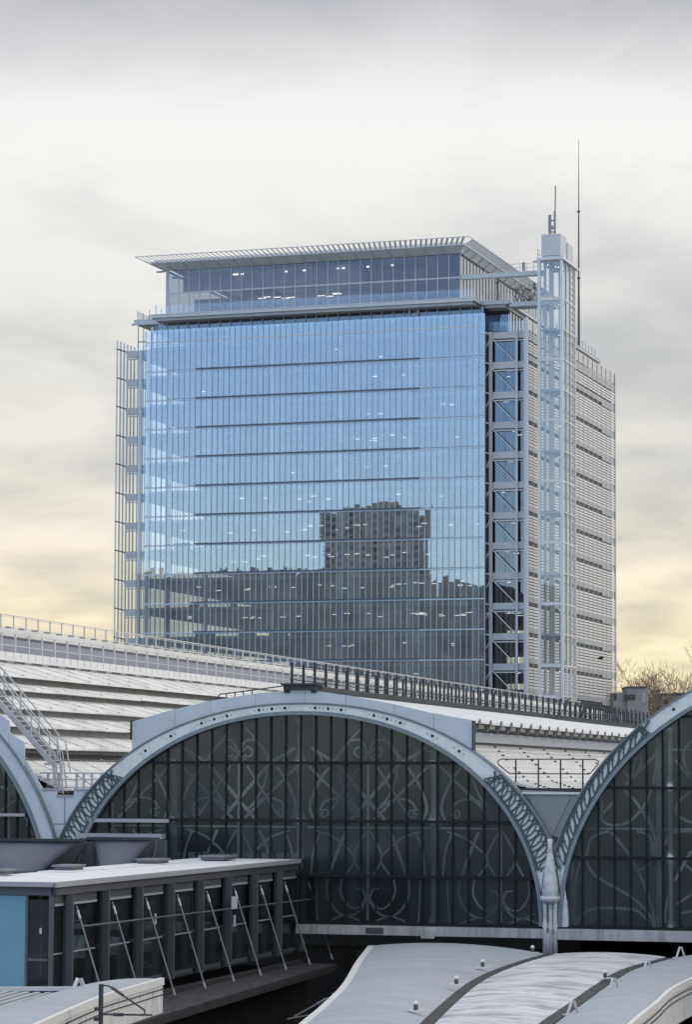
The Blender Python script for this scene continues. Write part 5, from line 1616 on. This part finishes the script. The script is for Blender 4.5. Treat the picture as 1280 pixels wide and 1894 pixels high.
# ================================================================== far side: house, trees, bird
hs = T('rooftop_house', 'small pale boxy building with dark windows just right of the office building', 'building', FW, (42, 396, 0))
part('wall', MB().box(41.2, 44.3, 395, 402, 0, 25.9), 'house', hs)
part('wall', MB().box(39.2, 41.19, 395.5, 401, 0, 25.2), 'house', hs)
part('roof', MB().box(41.1, 44.0, 394.8, 402.2, 25.9, 26.1), 'shade', hs)
part('window', MB().box(40.7, 42.4, 394.9, 394.98, 24.1, 24.9), 'window', hs)
part('window', MB().box(39.25, 39.7, 395.4, 395.48, 24.1, 25.0), 'window', hs)
part('window', MB().box(43.3, 43.9, 394.9, 394.98, 23.6, 25.2), 'trim', hs)
hs2 = T('far_house', 'pale far building half hidden by bare trees above the right arch', 'building', FW, (51, 420, 0))
part('wall', MB().box(49.2, 52.4, 420, 428, 0, 25.6), 'house', hs2)
part('roof', MB().box(49.0, 52.6, 419.8, 428, 25.6, 25.9), 'shade', hs2)
part('window', MB().box(49.6, 50.3, 419.9, 419.98, 23.8, 25.0), 'window', hs2)
part('window', MB().box(51.0, 51.8, 419.9, 419.98, 23.8, 25.0), 'window', hs2)

def tree(label, x, y, h, seed, spread=1.0):
    rnd = random.Random(seed)
    t = T('bare_tree', label, 'tree', FW, (x, y, 0), 'bare trees right of the office building')
    trunk, tw = MB(), MB()
    def grow(p, d, ln, r, depth):
        q = p + d * ln
        mid_ = p + d * ln * 0.5 + Vector((rnd.uniform(-1, 1), rnd.uniform(-1, 1), 0)) * ln * 0.05
        (trunk if depth < 3 else tw).tube([p, mid_, q], r, 5 if depth < 3 else 3, r * 0.72)
        if depth >= 7: return
        k = 3 if depth < 5 else 2
        for i in range(k):
            ang = rnd.uniform(0.3, 0.95) * spread
            az = rnd.uniform(0, 2 * pi)
            u = d.orthogonal().normalized(); v = d.cross(u)
            nd = (d * cos(ang) + (u * cos(az) + v * sin(az)) * sin(ang)); nd.z += 0.12; nd.normalize()
            grow(p + d * ln * rnd.uniform(0.72, 1.0), nd, ln * rnd.uniform(0.62, 0.82), max(r * rnd.uniform(0.5, 0.68), 0.028), depth + 1)
    grow(Vector((x, y, 0)), Vector((rnd.uniform(-.06, .06), 0, 1)).normalized(), h * 0.40, h * 0.011, 0)
    part('trunk', trunk, 'bark', t)
    part('crown', tw, 'twig', t)
tree('bare tree nearest the office building, behind the small pale house', 45.3, 425, 24.5, 3, 1.0)
tree('bare tree with a dark forked trunk right of the small pale house', 50.2, 412, 25, 8, 1.0)
tree('bare tree at the right edge above the right arch', 55.2, 420, 26, 21, 1.05)
tree('bare tree between the forked tree and the one at the right edge, farther off', 53.5, 450, 27, 34, 1.0)
tree('paler bare tree farthest off, just above the roof of the small pale house', 49.5, 470, 27, 55, 1.0)
for lab, x, y, wd, z in (('low grey roof block behind the trunks of the bare trees', 53.5, 440, 2.2, 26.4), ('narrow pale chimney block left of the grey roof block', 51.0, 446, 0.9, 27.0), ('wide low far building under the bare trees', 57.0, 460, 8.0, 25.0)):
    t = T('far_block', lab, 'building', FW, (x, y, 0))
    part('wall', MB().box(x, x + wd, y, y + 4, 0, z), 'house', t)
    part('roof', MB().box(x - 0.1, x + wd + 0.1, y - 0.1, y + 4, z, z + 0.25), 'shade', t)
    for k in range(max(1, int(wd / 1.1))):
        part('window', MB().box(x + 0.2 + k * 1.1, x + 0.65 + k * 1.1, y - 0.06, y - 0.01, z - 1.8, z - 0.7), 'window', t)

bd = T('flying_bird', 'black bird in flight in front of the white side screens', 'bird', FW, (28.43, 300, 25.9))
def sk(x, z): return (28.43 + x, 300.0, 25.96 + z)
mb = MB().lathe((0, 0), [(0.02, -0.28), (0.09, -0.22), (0.13, -0.08), (0.12, 0.06), (0.08, 0.16), (0.085, 0.22), (0.06, 0.28), (0.015, 0.31)], 10)
rot = Matrix.Rotation(radians(70), 3, 'Y')
mb.v = [tuple(rot @ Vector(v) * 1.25 + Vector((28.38, 300, 25.97))) for v in mb.v]
part('body', mb, 'bird', bd, smooth=True)
part('wing', MB().strip([sk(-0.12, 0.06), sk(0.05, 0.16), sk(0.28, 0.17)], [sk(-0.1, -0.02), sk(0.1, -0.02), sk(0.26, 0.12)], (0, 0.05, 0.01)), 'bird', bd)
part('wing', MB().strip([(28.50, 299.9, 25.92), (28.44, 299.7, 25.75), (28.36, 299.6, 25.56)], [(28.58, 299.9, 25.90), (28.52, 299.7, 25.74), (28.38, 299.6, 25.55)], (0, 0.02, 0)), 'bird', bd)
